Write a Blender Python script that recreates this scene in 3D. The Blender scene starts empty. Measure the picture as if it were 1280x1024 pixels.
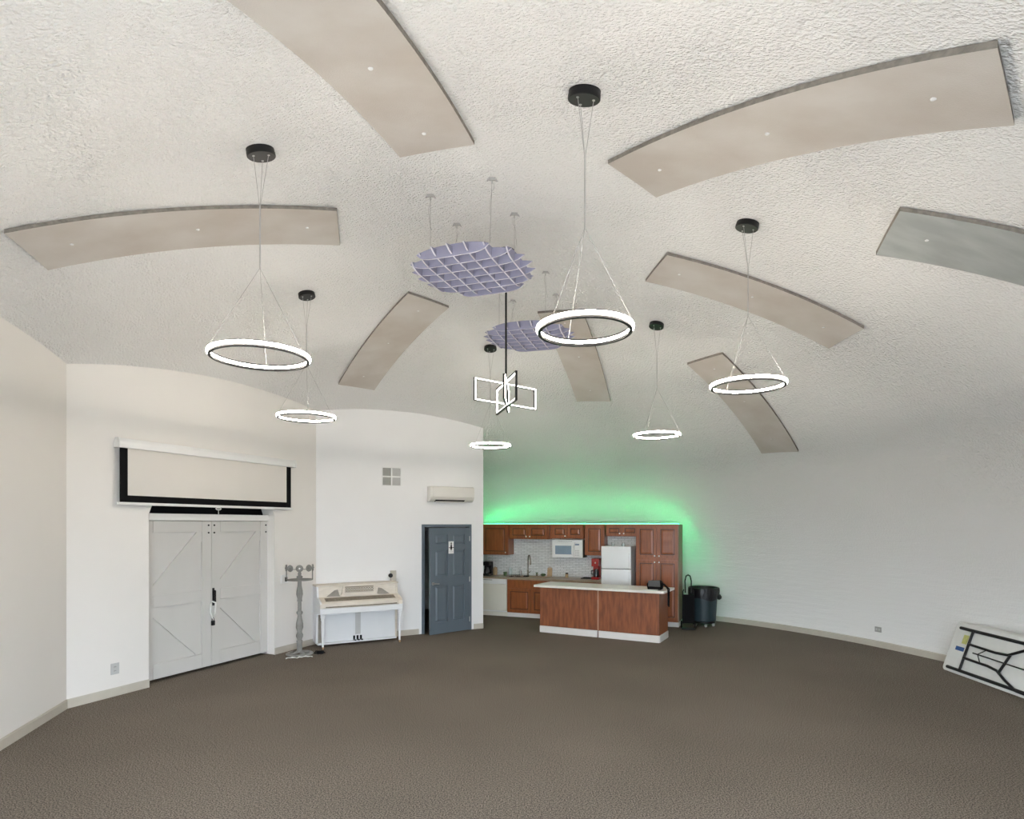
import bpy, bmesh, math, random
from mathutils import Vector, Matrix
random.seed(7)
R = math.radians
# ------------------------------------------------------------------ camera
F, HZ, H = 755.0, 655.4, 2.12           # focal length (px of a 1280 wide frame), horizon row, eye height
scene = bpy.context.scene
cam = bpy.data.cameras.new('camera'); camo = bpy.data.objects.new('camera', cam)
scene.collection.objects.link(camo); scene.camera = camo
camo.location = (0, 0, H); camo.rotation_euler = (R(90), 0, 0)
cam.sensor_width = 36; cam.sensor_fit = 'HORIZONTAL'; cam.lens = F/1280*36
cam.shift_x = 0; cam.shift_y = (HZ-512)/1280; cam.clip_start = .02
# ------------------------------------------------------------------ world, daylight, exposure
WORLD = 13.5; RING = 84.0; LED = 15.0
w = bpy.data.worlds.new('world'); scene.world = w; w.use_nodes = True
bg = w.node_tree.nodes['Background']; bg.inputs[0].default_value = (.80, .89, 1, 1); bg.inputs[1].default_value = WORLD
vs = scene.view_settings; vs.view_transform = 'Standard'; vs.look = 'None'; vs.gamma = 1; vs.use_curve_mapping = False
vs.exposure = 0.50
YW = -.15                                # plane of the added glazed front behind the viewer
pl = bpy.data.lights.new('daylight_portal', 'AREA'); pl.shape = 'RECTANGLE'; pl.size = 7.4; pl.size_y = 2.8
plo = bpy.data.objects.new('daylight_portal', pl); scene.collection.objects.link(plo)
plo.location = (-.3, YW-.1, 1.4); plo.rotation_euler = (R(90), 0, R(180)); pl.cycles.is_portal = True
# ------------------------------------------------------------------ geometry of the place
CX, CY, AX, AY, DH, P = -.3, 7.0, 7.28, 8.35, 5.17, 2.08
def dome_z(x, y, off=0):
    r = min(math.hypot((x-CX)/(AX-off), (y-CY)/(AY-off)), .99999)
    return (DH-off)*(1-r**P)**(1/P)
def floor_pt(x, y):
    Y = F*H/(y-HZ); return Vector(((x-640)/F*Y, Y, 0))
def dome_hit(x, y, off=0):               # where a sight line meets the dome
    d = Vector(((x-640)/F, 1, (HZ-y)/F)); a, b = .5, 20
    for i in range(50):
        m = (a+b)/2; p = Vector((0, 0, H))+m*d
        g = math.hypot((p.x-CX)/(AX-off), (p.y-CY)/(AY-off))**P+(abs(p.z)/(DH-off))**P-1
        if g < 0: a = m
        else: b = m
    return Vector((0, 0, H))+a*d
class Frame:                              # local frame: x along a wall, y away from the room, z up
    def __init__(s, o, th): s.o = Vector((o[0], o[1], 0)); s.th = th; s.ex = Vector((math.cos(th), math.sin(th), 0)); s.ey = Vector((-math.sin(th), math.cos(th), 0))
    def w(s, x, y=0, z=0): return s.o+s.ex*x+s.ey*y+Vector((0, 0, z))
    def x(s, px, y=0):
        k = (px-640)/F; o = s.o+s.ey*y
        return -(o.x-k*o.y)/(s.ex.x-k*s.ex.y)
    def z(s, px, py, y=0):
        p = s.w(s.x(px, y), y); return H+(HZ-py)/F*p.y
# ------------------------------------------------------------------ mesh helpers
col = scene.collection
def BM(): return bmesh.new()
def _bev(bm, vs_, bev, seg):
    es = list({e for v in vs_ for e in v.link_edges})
    bmesh.ops.bevel(bm, geom=es, offset=bev, segments=seg, affect='EDGES', profile=.6)
def box(bm, x0, x1, y0, y1, z0, z1, bev=0, seg=2, M=None):
    v = [bm.verts.new(p) for p in ((x0,y0,z0),(x1,y0,z0),(x1,y1,z0),(x0,y1,z0),(x0,y0,z1),(x1,y0,z1),(x1,y1,z1),(x0,y1,z1))]
    for f in ((3,2,1,0),(4,5,6,7),(0,1,5,4),(1,2,6,5),(2,3,7,6),(3,0,4,7)): bm.faces.new([v[i] for i in f])
    if M is not None:
        for q in v: q.co = M @ q.co
    if bev: _bev(bm, v, bev, seg)
    return bm
def prism(bm, pts, a0, a1, axis='x', bev=0):     # polygon in the plane normal to axis, pushed from a0 to a1
    def mk(p, a):
        return {'x': (a, p[0], p[1]), 'y': (p[0], a, p[1]), 'z': (p[0], p[1], a)}[axis]
    A = [bm.verts.new(mk(p, a0)) for p in pts]; B = [bm.verts.new(mk(p, a1)) for p in pts]
    n = len(pts)
    fs = [bm.faces.new(A), bm.faces.new(B[::-1])]
    for i in range(n): fs.append(bm.faces.new((A[i], B[i], B[(i+1) % n], A[(i+1) % n])))
    bmesh.ops.recalc_face_normals(bm, faces=fs)
    if bev: _bev(bm, A+B, bev, 2)
    return bm
def tube(bm, pts, r, n=8, closed=False):
    pts = [Vector(p) for p in pts]; rings = []; m = len(pts)
    rr = r if isinstance(r, (list, tuple)) else [r]*m
    up = Vector((0, 0, 1)); prev = None
    for i, p in enumerate(pts):
        if closed: t = pts[(i+1) % m]-pts[i-1]
        else: t = pts[min(i+1, m-1)]-pts[max(i-1, 0)]
        t.normalize()
        a = prev if prev is not None else (up if abs(t.z) < .9 else Vector((1, 0, 0)))
        a = a-t*a.dot(t)
        if a.length < 1e-4: a = Vector((1, 0, 0))-t*t.x
        a.normalize(); prev = a; b = t.cross(a)
        rings.append([bm.verts.new(p+(a*math.cos(q)+b*math.sin(q))*rr[i]) for q in [2*math.pi*k/n for k in range(n)]])
    for i in range(m if closed else m-1):
        A, B = rings[i], rings[(i+1) % m]
        for k in range(n): bm.faces.new((A[k], A[(k+1) % n], B[(k+1) % n], B[k]))
    if not closed: bm.faces.new(rings[0][::-1]); bm.faces.new(rings[-1])
    return bm
def lathe(bm, prof, n=24, c=(0, 0, 0), closed=False, M=None):    # profile of (radius, z)
    rings = []; c = Vector(c)
    for r, z in prof:
        ring = []
        for k in range(n):
            q = Vector((max(r, 1e-4)*math.cos(2*math.pi*k/n), max(r, 1e-4)*math.sin(2*math.pi*k/n), z))
            if M is not None: q = M @ q
            ring.append(bm.verts.new(c+q))
        rings.append(ring)
    m = len(rings); fs = []
    for i in range(m if closed else m-1):
        A, B = rings[i], rings[(i+1) % m]
        for k in range(n): fs.append(bm.faces.new((A[k], A[(k+1) % n], B[(k+1) % n], B[k])))
    if not closed: fs.append(bm.faces.new(rings[0][::-1])); fs.append(bm.faces.new(rings[-1]))
    bmesh.ops.recalc_face_normals(bm, faces=fs)
    return bm
def obj(name, bm, mat, parent=None, smooth=False, label=None):
    me = bpy.data.meshes.new(name); bm.to_mesh(me); bm.free()
    if smooth:
        for p in me.polygons: p.use_smooth = True
        if hasattr(me, 'set_sharp_from_angle'): me.set_sharp_from_angle(angle=R(40))
    me.materials.append(MAT[mat]); o = bpy.data.objects.new(name, me); col.objects.link(o)
    if parent: o.parent = parent
    if label: o['label'] = label
    return o
def inst(name, me, parent, loc=(0, 0, 0), rot=(0, 0, 0), scale=(1, 1, 1)):
    o = bpy.data.objects.new(name, me); col.objects.link(o); o.parent = parent; o.location = loc; o.rotation_euler = rot; o.scale = scale
    return o
def tag(o, label, cat=None, group=None, kind=None):
    o['label'] = label
    if cat: o['category'] = cat
    if group: o['group'] = group
    if kind: o['kind'] = kind
    return o
def thing(name, label, cat, loc=(0, 0, 0), rz=0, group=None):
    o = bpy.data.objects.new(name, None); col.objects.link(o); o.location = loc; o.rotation_euler = (0, 0, rz); o.empty_display_size = .1
    return tag(o, label, cat, group)
def struct(name, bm, mat, label=None, smooth=False, parent=None):
    o = obj(name, bm, mat, parent, smooth, label)
    if not parent: o['kind'] = 'structure'
    return o
# ------------------------------------------------------------------ materials
MAT = {}
def mat(name, c, rough=.6, metal=0, var=0, vscale=8, vc=None, bump=0, bscale=60, stretch=None, spec=.5, detail=4, rot=None):
    m = bpy.data.materials.new(name); m.use_nodes = True; MAT[name] = m
    nt = m.node_tree; b = nt.nodes['Principled BSDF']; L = nt.links.new
    b.inputs['Base Color'].default_value = (*c, 1); b.inputs['Roughness'].default_value = rough; b.inputs['Metallic'].default_value = metal
    b.inputs['Specular IOR Level'].default_value = spec
    if var or bump:
        tc = nt.nodes.new('ShaderNodeTexCoord'); mp = nt.nodes.new('ShaderNodeMapping'); L(tc.outputs['Object'], mp.inputs[0])
        if stretch: mp.inputs['Scale'].default_value = stretch
        if rot: mp.inputs['Rotation'].default_value = rot
    if var:
        n = nt.nodes.new('ShaderNodeTexNoise'); n.inputs['Scale'].default_value = vscale; n.inputs['Detail'].default_value = detail; L(mp.outputs[0], n.inputs[0])
        r = nt.nodes.new('ShaderNodeValToRGB'); L(n.outputs[0], r.inputs[0])
        d = vc if vc else tuple(x*(1-var) for x in c)
        r.color_ramp.elements[0].position = .35; r.color_ramp.elements[0].color = (*d, 1)
        r.color_ramp.elements[1].position = .65; r.color_ramp.elements[1].color = (*c, 1)
        L(r.outputs[0], b.inputs['Base Color'])
    if bump:
        n2 = nt.nodes.new('ShaderNodeTexNoise'); n2.inputs['Scale'].default_value = bscale; n2.inputs['Detail'].default_value = 3; L(mp.outputs[0], n2.inputs[0])
        bp = nt.nodes.new('ShaderNodeBump'); bp.inputs['Strength'].default_value = 1; bp.inputs['Distance'].default_value = bump
        L(n2.outputs[0], bp.inputs['Height']); L(bp.outputs[0], b.inputs['Normal'])
    return m
def emit(name, c, s):
    m = bpy.data.materials.new(name); m.use_nodes = True; MAT[name] = m; nt = m.node_tree; nt.nodes.clear()
    e = nt.nodes.new('ShaderNodeEmission'); e.inputs[0].default_value = (*c, 1); e.inputs[1].default_value = s
    o = nt.nodes.new('ShaderNodeOutputMaterial'); nt.links.new(e.outputs[0], o.inputs[0])
def build_dome_mat():                     # sprayed popcorn coat, coarse overhead, flatter and streaked low down
    m = bpy.data.materials.new('dome_coat'); m.use_nodes = True; MAT['dome_coat'] = m; nt = m.node_tree; N = nt.nodes.new; L = nt.links.new
    b = nt.nodes['Principled BSDF']; b.inputs['Roughness'].default_value = .85; b.inputs['Specular IOR Level'].default_value = .25
    tc = N('ShaderNodeTexCoord'); mp = N('ShaderNodeMapping'); L(tc.outputs['Object'], mp.inputs[0])
    sx = N('ShaderNodeSeparateXYZ'); L(tc.outputs['Object'], sx.inputs[0])
    n1 = N('ShaderNodeTexNoise'); n1.inputs['Scale'].default_value = 34; n1.inputs['Detail'].default_value = 2; n1.inputs['Roughness'].default_value = .6; L(mp.outputs[0], n1.inputs[0])
    cr = N('ShaderNodeValToRGB'); cr.color_ramp.elements[0].position = .38; cr.color_ramp.elements[1].position = .66; L(n1.outputs[0], cr.inputs[0])
    mp2 = N('ShaderNodeMapping'); mp2.inputs['Scale'].default_value = (2.2, 2.2, 16); L(tc.outputs['Object'], mp2.inputs[0])
    n2 = N('ShaderNodeTexNoise'); n2.inputs['Scale'].default_value = 1.0; n2.inputs['Detail'].default_value = 4; L(mp2.outputs[0], n2.inputs[0])
    mr = N('ShaderNodeMapRange'); mr.inputs['From Min'].default_value = 1.2; mr.inputs['From Max'].default_value = 4.9; mr.inputs['To Min'].default_value = .12; mr.inputs['To Max'].default_value = 1.0; L(sx.outputs[2], mr.inputs[0])
    n3 = N('ShaderNodeTexNoise'); n3.inputs['Scale'].default_value = .55; n3.inputs['Detail'].default_value = 2; L(mp.outputs[0], n3.inputs[0])
    m3 = N('ShaderNodeMapRange'); m3.inputs['From Min'].default_value = .35; m3.inputs['From Max'].default_value = .65; m3.inputs['To Min'].default_value = .5; m3.inputs['To Max'].default_value = .95; L(n3.outputs[0], m3.inputs[0])
    mul = N('ShaderNodeMath'); mul.operation = 'MULTIPLY'; L(mr.outputs[0], mul.inputs[0]); L(m3.outputs[0], mul.inputs[1])
    vo = N('ShaderNodeTexVoronoi'); vo.inputs['Scale'].default_value = 46; L(mp.outputs[0], vo.inputs['Vector'])
    hm = N('ShaderNodeMath'); hm.operation = 'MULTIPLY_ADD'; L(vo.outputs['Distance'], hm.inputs[0]); hm.inputs[1].default_value = -1.1; L(cr.outputs[0], hm.inputs[2])
    b1 = N('ShaderNodeBump'); b1.inputs['Distance'].default_value = .017; L(hm.outputs[0], b1.inputs['Height']); L(mul.outputs[0], b1.inputs['Strength'])
    b2 = N('ShaderNodeBump'); b2.inputs['Distance'].default_value = .012; b2.inputs['Strength'].default_value = .8; L(n2.outputs[0], b2.inputs['Height']); L(b1.outputs[0], b2.inputs['Normal'])
    L(b2.outputs[0], b.inputs['Normal'])
    b.inputs['Base Color'].default_value = (.81, .80, .79, 1)
def build_carpet():
    m = bpy.data.materials.new('carpet'); m.use_nodes = True; MAT['carpet'] = m; nt = m.node_tree; N = nt.nodes.new; L = nt.links.new
    b = nt.nodes['Principled BSDF']; b.inputs['Roughness'].default_value = .95; b.inputs['Specular IOR Level'].default_value = .1
    tc = N('ShaderNodeTexCoord')
    a = N('ShaderNodeTexNoise'); a.inputs['Scale'].default_value = 90; a.inputs['Detail'].default_value = 3; L(tc.outputs['Object'], a.inputs[0])
    r = N('ShaderNodeValToRGB'); L(a.outputs[0], r.inputs[0])
    for e, (p, c) in zip(r.color_ramp.elements, ((.40, (.080, .067, .054)), (.60, (.270, .230, .190)))): e.position = p; e.color = (*c, 1)
    c2 = N('ShaderNodeTexNoise'); c2.inputs['Scale'].default_value = .5; c2.inputs['Detail'].default_value = 3; L(tc.outputs['Object'], c2.inputs[0])
    mr = N('ShaderNodeMapRange'); mr.inputs['From Min'].default_value = .3; mr.inputs['From Max'].default_value = .7; mr.inputs['To Min'].default_value = .9; mr.inputs['To Max'].default_value = 1.1; L(c2.outputs[0], mr.inputs[0])
    vm = N('ShaderNodeVectorMath'); vm.operation = 'SCALE'; L(r.outputs[0], vm.inputs[0]); L(mr.outputs[0], vm.inputs['Scale']); L(vm.outputs[0], b.inputs['Base Color'])
    bp = N('ShaderNodeBump'); bp.inputs['Distance'].default_value = .003; bp.inputs['Strength'].default_value = .5; L(a.outputs[0], bp.inputs['Height']); L(bp.outputs[0], b.inputs['Normal'])
def build_tile():
    m = bpy.data.materials.new('glass_tile'); m.use_nodes = True; MAT['glass_tile'] = m; nt = m.node_tree; N = nt.nodes.new; L = nt.links.new
    b = nt.nodes['Principled BSDF']; b.inputs['Roughness'].default_value = .16
    tc = N('ShaderNodeTexCoord'); sp = N('ShaderNodeSeparateXYZ'); cb = N('ShaderNodeCombineXYZ'); L(tc.outputs['Object'], sp.inputs[0]); L(sp.outputs[0], cb.inputs[0]); L(sp.outputs[2], cb.inputs[1])
    br = N('ShaderNodeTexBrick'); L(cb.outputs[0], br.inputs[0]); br.inputs['Scale'].default_value = 1; br.inputs['Brick Width'].default_value = .15; br.inputs['Row Height'].default_value = .04
    br.inputs['Mortar Size'].default_value = .004; br.inputs['Color1'].default_value = (.70, .70, .69, 1); br.inputs['Color2'].default_value = (.82, .82, .81, 1); br.inputs['Mortar'].default_value = (.42, .41, .40, 1)
    L(br.outputs[0], b.inputs['Base Color'])
    n = N('ShaderNodeTexNoise'); n.inputs['Scale'].default_value = 11; L(cb.outputs[0], n.inputs[0])
    bp = N('ShaderNodeBump'); bp.inputs['Distance'].default_value = .003; L(br.outputs[1], bp.inputs['Height']); bp.invert = True
    b2 = N('ShaderNodeBump'); b2.inputs['Distance'].default_value = .01; b2.inputs['Strength'].default_value = .5; L(n.outputs[0], b2.inputs['Height']); L(bp.outputs[0], b2.inputs['Normal']); L(b2.outputs[0], b.inputs['Normal'])
def build_pane():
    m = bpy.data.materials.new('window_glass'); m.use_nodes = True; MAT['window_glass'] = m; nt = m.node_tree; nt.nodes.clear(); N = nt.nodes.new; L = nt.links.new
    t = N('ShaderNodeBsdfTransparent'); t.inputs[0].default_value = (.95, .97, .97, 1); g = N('ShaderNodeBsdfGlossy'); g.inputs['Roughness'].default_value = .02
    x = N('ShaderNodeMixShader'); x.inputs[0].default_value = .06; o = N('ShaderNodeOutputMaterial'); L(t.outputs[0], x.inputs[1]); L(g.outputs[0], x.inputs[2]); L(x.outputs[0], o.inputs[0])
build_dome_mat(); build_carpet(); build_tile(); build_pane()
mat('wall_cream', (.785, .755, .72), .7, var=.015, vscale=2, bump=.0008, bscale=90)
mat('wall_white', (.80, .795, .79), .7, var=.015, vscale=2, bump=.0008, bscale=90)
mat('base_trim', (.53, .49, .42), .5, var=.06, vscale=6)
mat('panel_felt', (.57, .535, .50), .95, var=.2, vc=(.48, .43, .385), vscale=1.5, bump=.002, bscale=120, detail=5)
mat('panel_felt_shaded', (.42, .44, .43), .95, var=.2, vscale=2.2, bump=.002, bscale=120, stretch=(1, 2.5, 1), detail=5)  # the same felt with one panel's cool shade put into the colour
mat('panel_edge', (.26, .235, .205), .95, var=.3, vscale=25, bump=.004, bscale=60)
mat('black_metal', (.008, .008, .009), .45, spec=.3, var=.1, vscale=20)
mat('black_matte', (.005, .005, .006), .85, spec=.15, var=.1, vscale=20)
mat('box_beige', (.50, .465, .40), .5, var=.05)
mat('knob_white', (.85, .82, .74), .25, var=.03)
mat('steel', (.55, .55, .54), .35, 1, var=.05, vscale=10)
mat('brass_steel', (.24, .21, .16), .3, 1, var=.1, vscale=14)
mat('wire', (.42, .41, .40), .5, var=.05, vscale=30)
mat('lilac_lit_cut_edge', (.62, .60, .67), .95, var=.05, vscale=20)  # pale cut felt edges, with lamp light from below painted in
mat('lilac_felt', (.28, .275, .375), .95, var=.07, vscale=7, bump=.001, bscale=200)
mat('barn_paint', (.60, .585, .56), .55, var=.035, vscale=3, bump=.0006, bscale=60, stretch=(1, 1, .25))
mat('barn_gap', (.25, .24, .22), .8, var=.1)
mat('white_paint', (.80, .79, .77), .5, var=.02, vscale=3)
mat('screen_cloth', (.70, .665, .62), .85, var=.015, vscale=2)
mat('plastic_white', (.78, .78, .77), .35, var=.02, vscale=4)
mat('plastic_ivory', (.73, .71, .66), .12, var=.02, vscale=4)
mat('vent_grey', (.36, .36, .34), .6, var=.05)
mat('vent_light', (.50, .50, .49), .6, var=.05)
mat('door_blue', (.112, .142, .170), .45, var=.06, vscale=3, bump=.0004, bscale=50, stretch=(1, 1, .2))
mat('piano_cream', (.72, .655, .565), .5, var=.12, vscale=9, stretch=(1, 1, 4), detail=6)
mat('piano_white', (.74, .75, .76), .4, var=.03, vscale=3)
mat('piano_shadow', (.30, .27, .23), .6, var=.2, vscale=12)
mat('piano_fret', (.26, .22, .17), .7, var=.35, vscale=30)
mat('pole_grey', (.27, .265, .25), .7, var=.22, vscale=9, detail=6)
mat('cherry_wood', (.31, .092, .028), .32, var=.28, vscale=5, stretch=(5, 5, .8), detail=6)
mat('cherry_dark', (.085, .026, .012), .4, var=.2, vscale=6, stretch=(5, 5, .8))
mat('island_wood', (.30, .102, .043), .35, var=.5, vscale=4.2, vc=(.17, .058, .030), stretch=(4.5, 4.5, .7), detail=7)
mat('seam_wood', (.45, .27, .18), .4, var=.1)
mat('end_panel', (.26, .17, .10), .5, var=.15, vscale=5, stretch=(5, 5, .8))
mat('counter_tan', (.40, .31, .22), .35, var=.25, vscale=40)
mat('island_top', (.80, .78, .73), .3, var=.03, vscale=20)
mat('kick_white', (.72, .70, .67), .5, var=.03)
mat('fridge_white', (.82, .83, .84), .3, var=.015, vscale=2, bump=.0006, bscale=150)
mat('appliance_bisque', (.72, .69, .60), .35, var=.02)
mat('seal_dark', (.07, .07, .07), .6, var=.1)
mat('oven_glass', (.22, .30, .38), .12, var=.1, vscale=5)
mat('red_gloss', (.34, .012, .010), .25, var=.1)
mat('carafe', (.03, .03, .03), .08, var=.1)
mat('leaf_green', (.10, .17, .07), .6, var=.3, vscale=20)
mat('soap_clear', (.55, .62, .62), .15, var=.05)
mat('bamboo', (.50, .34, .19), .5, var=.2, vscale=10)
mat('bin_blue', (.016, .034, .042), .45, var=.08, vscale=6)
mat('bag_black', (.006, .006, .008), .35, spec=.35, var=.2, vscale=10, bump=.01, bscale=18)
mat('caster_grey', (.5, .5, .48), .5, var=.1)
mat('table_white', (.74, .74, .72), .5, var=.05, vscale=8, bump=.0008, bscale=80)
mat('table_tan', (.50, .40, .30), .6, var=.1)
mat('sticker_yellow', (.55, .56, .20), .7, var=.15, vscale=30)
mat('sticker_blue', (.03, .09, .28), .6, var=.1)
mat('paper_white', (.82, .82, .80), .7, var=.03, vscale=20)
mat('teal_paper', (.45, .60, .55), .7, var=.05)
mat('ground_concrete', (.42, .41, .39), .9, var=.15, vscale=3)
emit('lamp_glow', (1, .90, .77), RING); emit('chandelier_glow', (1, .95, .86), 16.0); emit('led_green', (.008, 1, .27), LED)
emit('led_dot', (.40, 1, .52), 1.6)
# ------------------------------------------------------------------ the setting
bm = BM(); NT, NP = 160, 56
rows = []
for i in range(NP+1):
    ph = i/NP*math.pi/2; rho = math.sin(ph)**(2/P) if i else 0; z = DH*max(math.cos(ph), 0)**(2/P) if i < NP else 0
    if i == 0: rows.append([bm.verts.new((CX, CY, DH))]); continue
    rows.append([bm.verts.new((CX+AX*rho*math.cos(2*math.pi*k/NT), CY+AY*rho*math.sin(2*math.pi*k/NT), z)) for k in range(NT)])
for k in range(NT): bm.faces.new((rows[0][0], rows[1][(k+1) % NT], rows[1][k]))
for i in range(1, NP):
    for k in range(NT): bm.faces.new((rows[i][k], rows[i][(k+1) % NT], rows[i+1][(k+1) % NT], rows[i+1][k]))
bmesh.ops.bisect_plane(bm, geom=bm.verts[:]+bm.edges[:]+bm.faces[:], plane_co=(0, YW, 0), plane_no=(0, -1, 0), clear_outer=True)
bmesh.ops.recalc_face_normals(bm, faces=bm.faces[:]); bmesh.ops.reverse_faces(bm, faces=bm.faces[:])
ceil = struct('ceiling', bm, 'dome_coat', 'white popcorn-sprayed dome curving down to the right-hand floor')
for p in ceil.data.polygons: p.use_smooth = True
bm = BM(); n = 96; cutx = AX*math.sqrt(1-((YW-CY)/AY)**2)
pts = [(CX+1.01*AX*math.cos(2*math.pi*k/n), CY+1.01*AY*math.sin(2*math.pi*k/n)) for k in range(n)]
pts = [(x, max(y, YW-.02)) for x, y in pts]
cl = []
for p in pts:
    if not cl or (Vector(p)-Vector(cl[-1])).length > 1e-3: cl.append(p)
prism(bm, cl, -.12, 0, 'z')
struct('floor', bm, 'carpet', 'brown-grey speckled carpet over the whole room')
bm = BM(); box(bm, -40, 40, -45, YW-.05, -.3, -.14); struct('ground', bm, 'ground_concrete', 'added pale concrete ground outside the glazed front, blocking sky light from below')  # added out of view to hold back sky light from below

AB = floor_pt(83, 886); BC = floor_pt(395, 805); CE = floor_pt(604, 785.5); A0 = floor_pt(0, 938)
dA = (AB-A0).normalized(); kA = (A0.y-YW)/dA.y; AF = A0-dA*kA        # wall A goes on to the glazed front
FA = Frame(AF, math.atan2(dA.y, dA.x)); LA = (AB-AF).length
dB = BC-AB; FB = Frame(AB, math.atan2(dB.y, dB.x)); LB = dB.length
dC = CE-BC; FC = Frame(BC, math.atan2(dC.y, dC.x)); LC = dC.length
def wall(name, fr, spans, mt, label, th=.22):
    """spans: (s0, s1, z0) with z0 a number or a function of s; the top follows the dome"""
    bm = BM()
    for s0, s1, z0 in spans:
        n = max(2, int((s1-s0)/.12)+1); cols = []
        for i in range(n+1):
            s = s0+(s1-s0)*i/n; a = fr.w(s, 0); b = fr.w(s, th); zb = z0(s) if callable(z0) else z0; zt = dome_z(a.x, a.y)+.05
            cols.append([bm.verts.new((a.x, a.y, zb)), bm.verts.new((a.x, a.y, zt)), bm.verts.new((b.x, b.y, zt)), bm.verts.new((b.x, b.y, zb))])
        for i in range(n):
            A, B = cols[i], cols[i+1]
            for k in range(4): bm.faces.new((A[k], B[k], B[(k+1) % 4], A[(k+1) % 4]))
        bm.faces.new(cols[0][::-1]); bm.faces.new(cols[-1])
    bmesh.ops.recalc_face_normals(bm, faces=bm.faces[:])
    return struct(name, bm, mt, label)
wall('wall_left', FA, [(0, LA, 0)], 'wall_cream', 'cream wall at the left edge of the picture')
# wall with the barn doors: opening with an arched head
b0, b1 = FB.x(186), FB.x(343); zs = FB.z(300, 643)
arch = lambda s: zs-.02+.52*max(0, 1-((s-(b0+b1)/2)/((b1-b0)/2))**4)**.5
wall('wall_back_left', FB, [(0, b0, 0), (b0, b1, arch), (b1, LB, 0)], 'wall_cream', 'cream wall holding the barn doors and the projection screen', th=.34)
# wall with the blue door
c0, c1 = FC.x(527), FC.x(589); zd = FC.z(558, 655.5)
wall('wall_back', FC, [(0, c0, 0), (c0, c1, zd), (c1, LC, 0)], 'wall_white', 'white wall behind the piano with the blue door', th=.14)
FD = Frame(CE, R(101)); wall('wall_kitchen_side', FD, [(.0, 2.7, 0)], 'wall_white', 'white return wall running back beside the kitchen', th=.14)
def skirting(name, fr, spans, label, h=.105):
    bm = BM()
    for s0, s1 in spans:
        box(bm, s0, s1, -.014, -.0005, 0, h-.012); box(bm, s0, s1, -.009, -.0005, h-.012, h)
    o = struct(name, bm, 'base_trim', label); o.location = fr.o; o.rotation_euler = (0, 0, fr.th); return o
skirting('baseboard_left', FA, [(0.02, LA)], 'beige baseboard along the cream wall at the left edge')
skirting('baseboard_back_left', FB, [(0, b0), (b1, LB-.01)], 'beige baseboard on the barn door wall')
skirting('baseboard_back', FC, [(.01, c0-.06), (c1+.06, LC)], 'beige baseboard on the wall behind the piano')
bm = BM(); seg = []
for k in range(0, 85):
    t = R(-34+k*1.15); seg.append(t)
prev = None
for t in seg:
    c = []
    for off, z in ((.0, 0), (.04, 0), (.04, .095), (.028, .105), (-.0, .105)):
        c.append(bm.verts.new((CX+(AX-off)*math.cos(t), CY+(AY-off)*math.sin(t), z)))
    if prev:
        for j in range(4): bm.faces.new((prev[j], c[j], c[j+1], prev[j+1]))
    prev = c
struct('baseboard_right', bm, 'base_trim', 'beige baseboard curving round the foot of the dome')
# glazed front added out of view to let daylight in: an arched chord of the dome filled with panes
xl = AF.x+.04; xr = CX+cutx-.08
xs = [xl+i*(xr-xl)/6 for i in range(7)]
bm = BM(); pp = [(CX-cutx-.05, -.1), (AF.x, -.1)]
for j in range(9):
    x = AF.x-(AF.x-CX+cutx+.05)*j/8; pp.append((x, dome_z(x, YW)+.03))
prism(bm, pp, YW-.06, YW+.02, 'y'); struct('light_block_wall', bm, 'wall_white', 'added unseen white wall piece keeping daylight from the space behind the left walls')  # added out of view to stop daylight leaking behind the walls
wf = bpy.data.objects.new('added_window_1', None); col.objects.link(wf); wf['kind'] = 'structure'; wf['label'] = 'added arched glazed front with white frames, unseen behind the viewer, letting daylight in'
bm = BM()
for x in xs: box(bm, x-.04, x+.04, YW-.05, YW+.03, 0, max(.1, dome_z(x, YW)-.005))
box(bm, xs[0], xs[-1], YW-.05, YW+.03, 0, .12)
for i in range(6):
    m = 8
    for j in range(m):
        xa = xs[i]+(xs[i+1]-xs[i])*j/m; xb = xs[i]+(xs[i+1]-xs[i])*(j+1)/m
        za, zb = dome_z(xa, YW), dome_z(xb, YW); prism(bm, [(xa, za-.07), (xb, zb-.07), (xb, zb+.02), (xa, za+.02)], YW-.05, YW+.03, 'y')
obj('added_window_frame', bm, 'white_paint', wf)
for i in range(6):
    bm = BM(); pp = [(xs[i]+.04, .12), (xs[i+1]-.04, .12)]
    for j in range(9):
        x = xs[i+1]-.04-(xs[i+1]-xs[i]-.08)*j/8; pp.append((x, max(.16, dome_z(x, YW)-.06)))
    v = [bm.verts.new((x, YW-.01, z)) for x, z in pp]; bm.faces.new(v)
    obj('pane', bm, 'window_glass', wf)
# arched recess behind the barn doors: reveal jambs are the wall's own thickness; header bar is a trim
DO = .17                                   # how far the barn doors sit back
d0, d1 = b0+.012, FB.x(333.4, DO)
zt0 = FB.z(260, 651, DO); zt1 = FB.z(260, 643, DO-.04)
o = struct('trim_1', box(BM(), b0, b1, DO-.05, DO+.06, zt0, zt1, .004), 'white_paint', 'white header bar over the barn doors'); o.location = FB.o; o.rotation_euler = (0, 0, FB.th)
o = struct('trim_2', box(BM(), d1+.006, b1, DO, DO+.05, 0, zt0), 'white_paint', 'white jamb strip right of the barn doors'); o.location = FB.o; o.rotation_euler = (0, 0, FB.th)
o = struct('arch_shade_board', box(BM(), b0, b1, DO+.07, DO+.09, zt0, zt1+.56), 'black_matte', 'added black board standing for the dark space in the arch above the barn doors'); o.location = FB.o; o.rotation_euler = (0, 0, FB.th)  # added board, its black stands for the unlit space behind the arch
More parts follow.
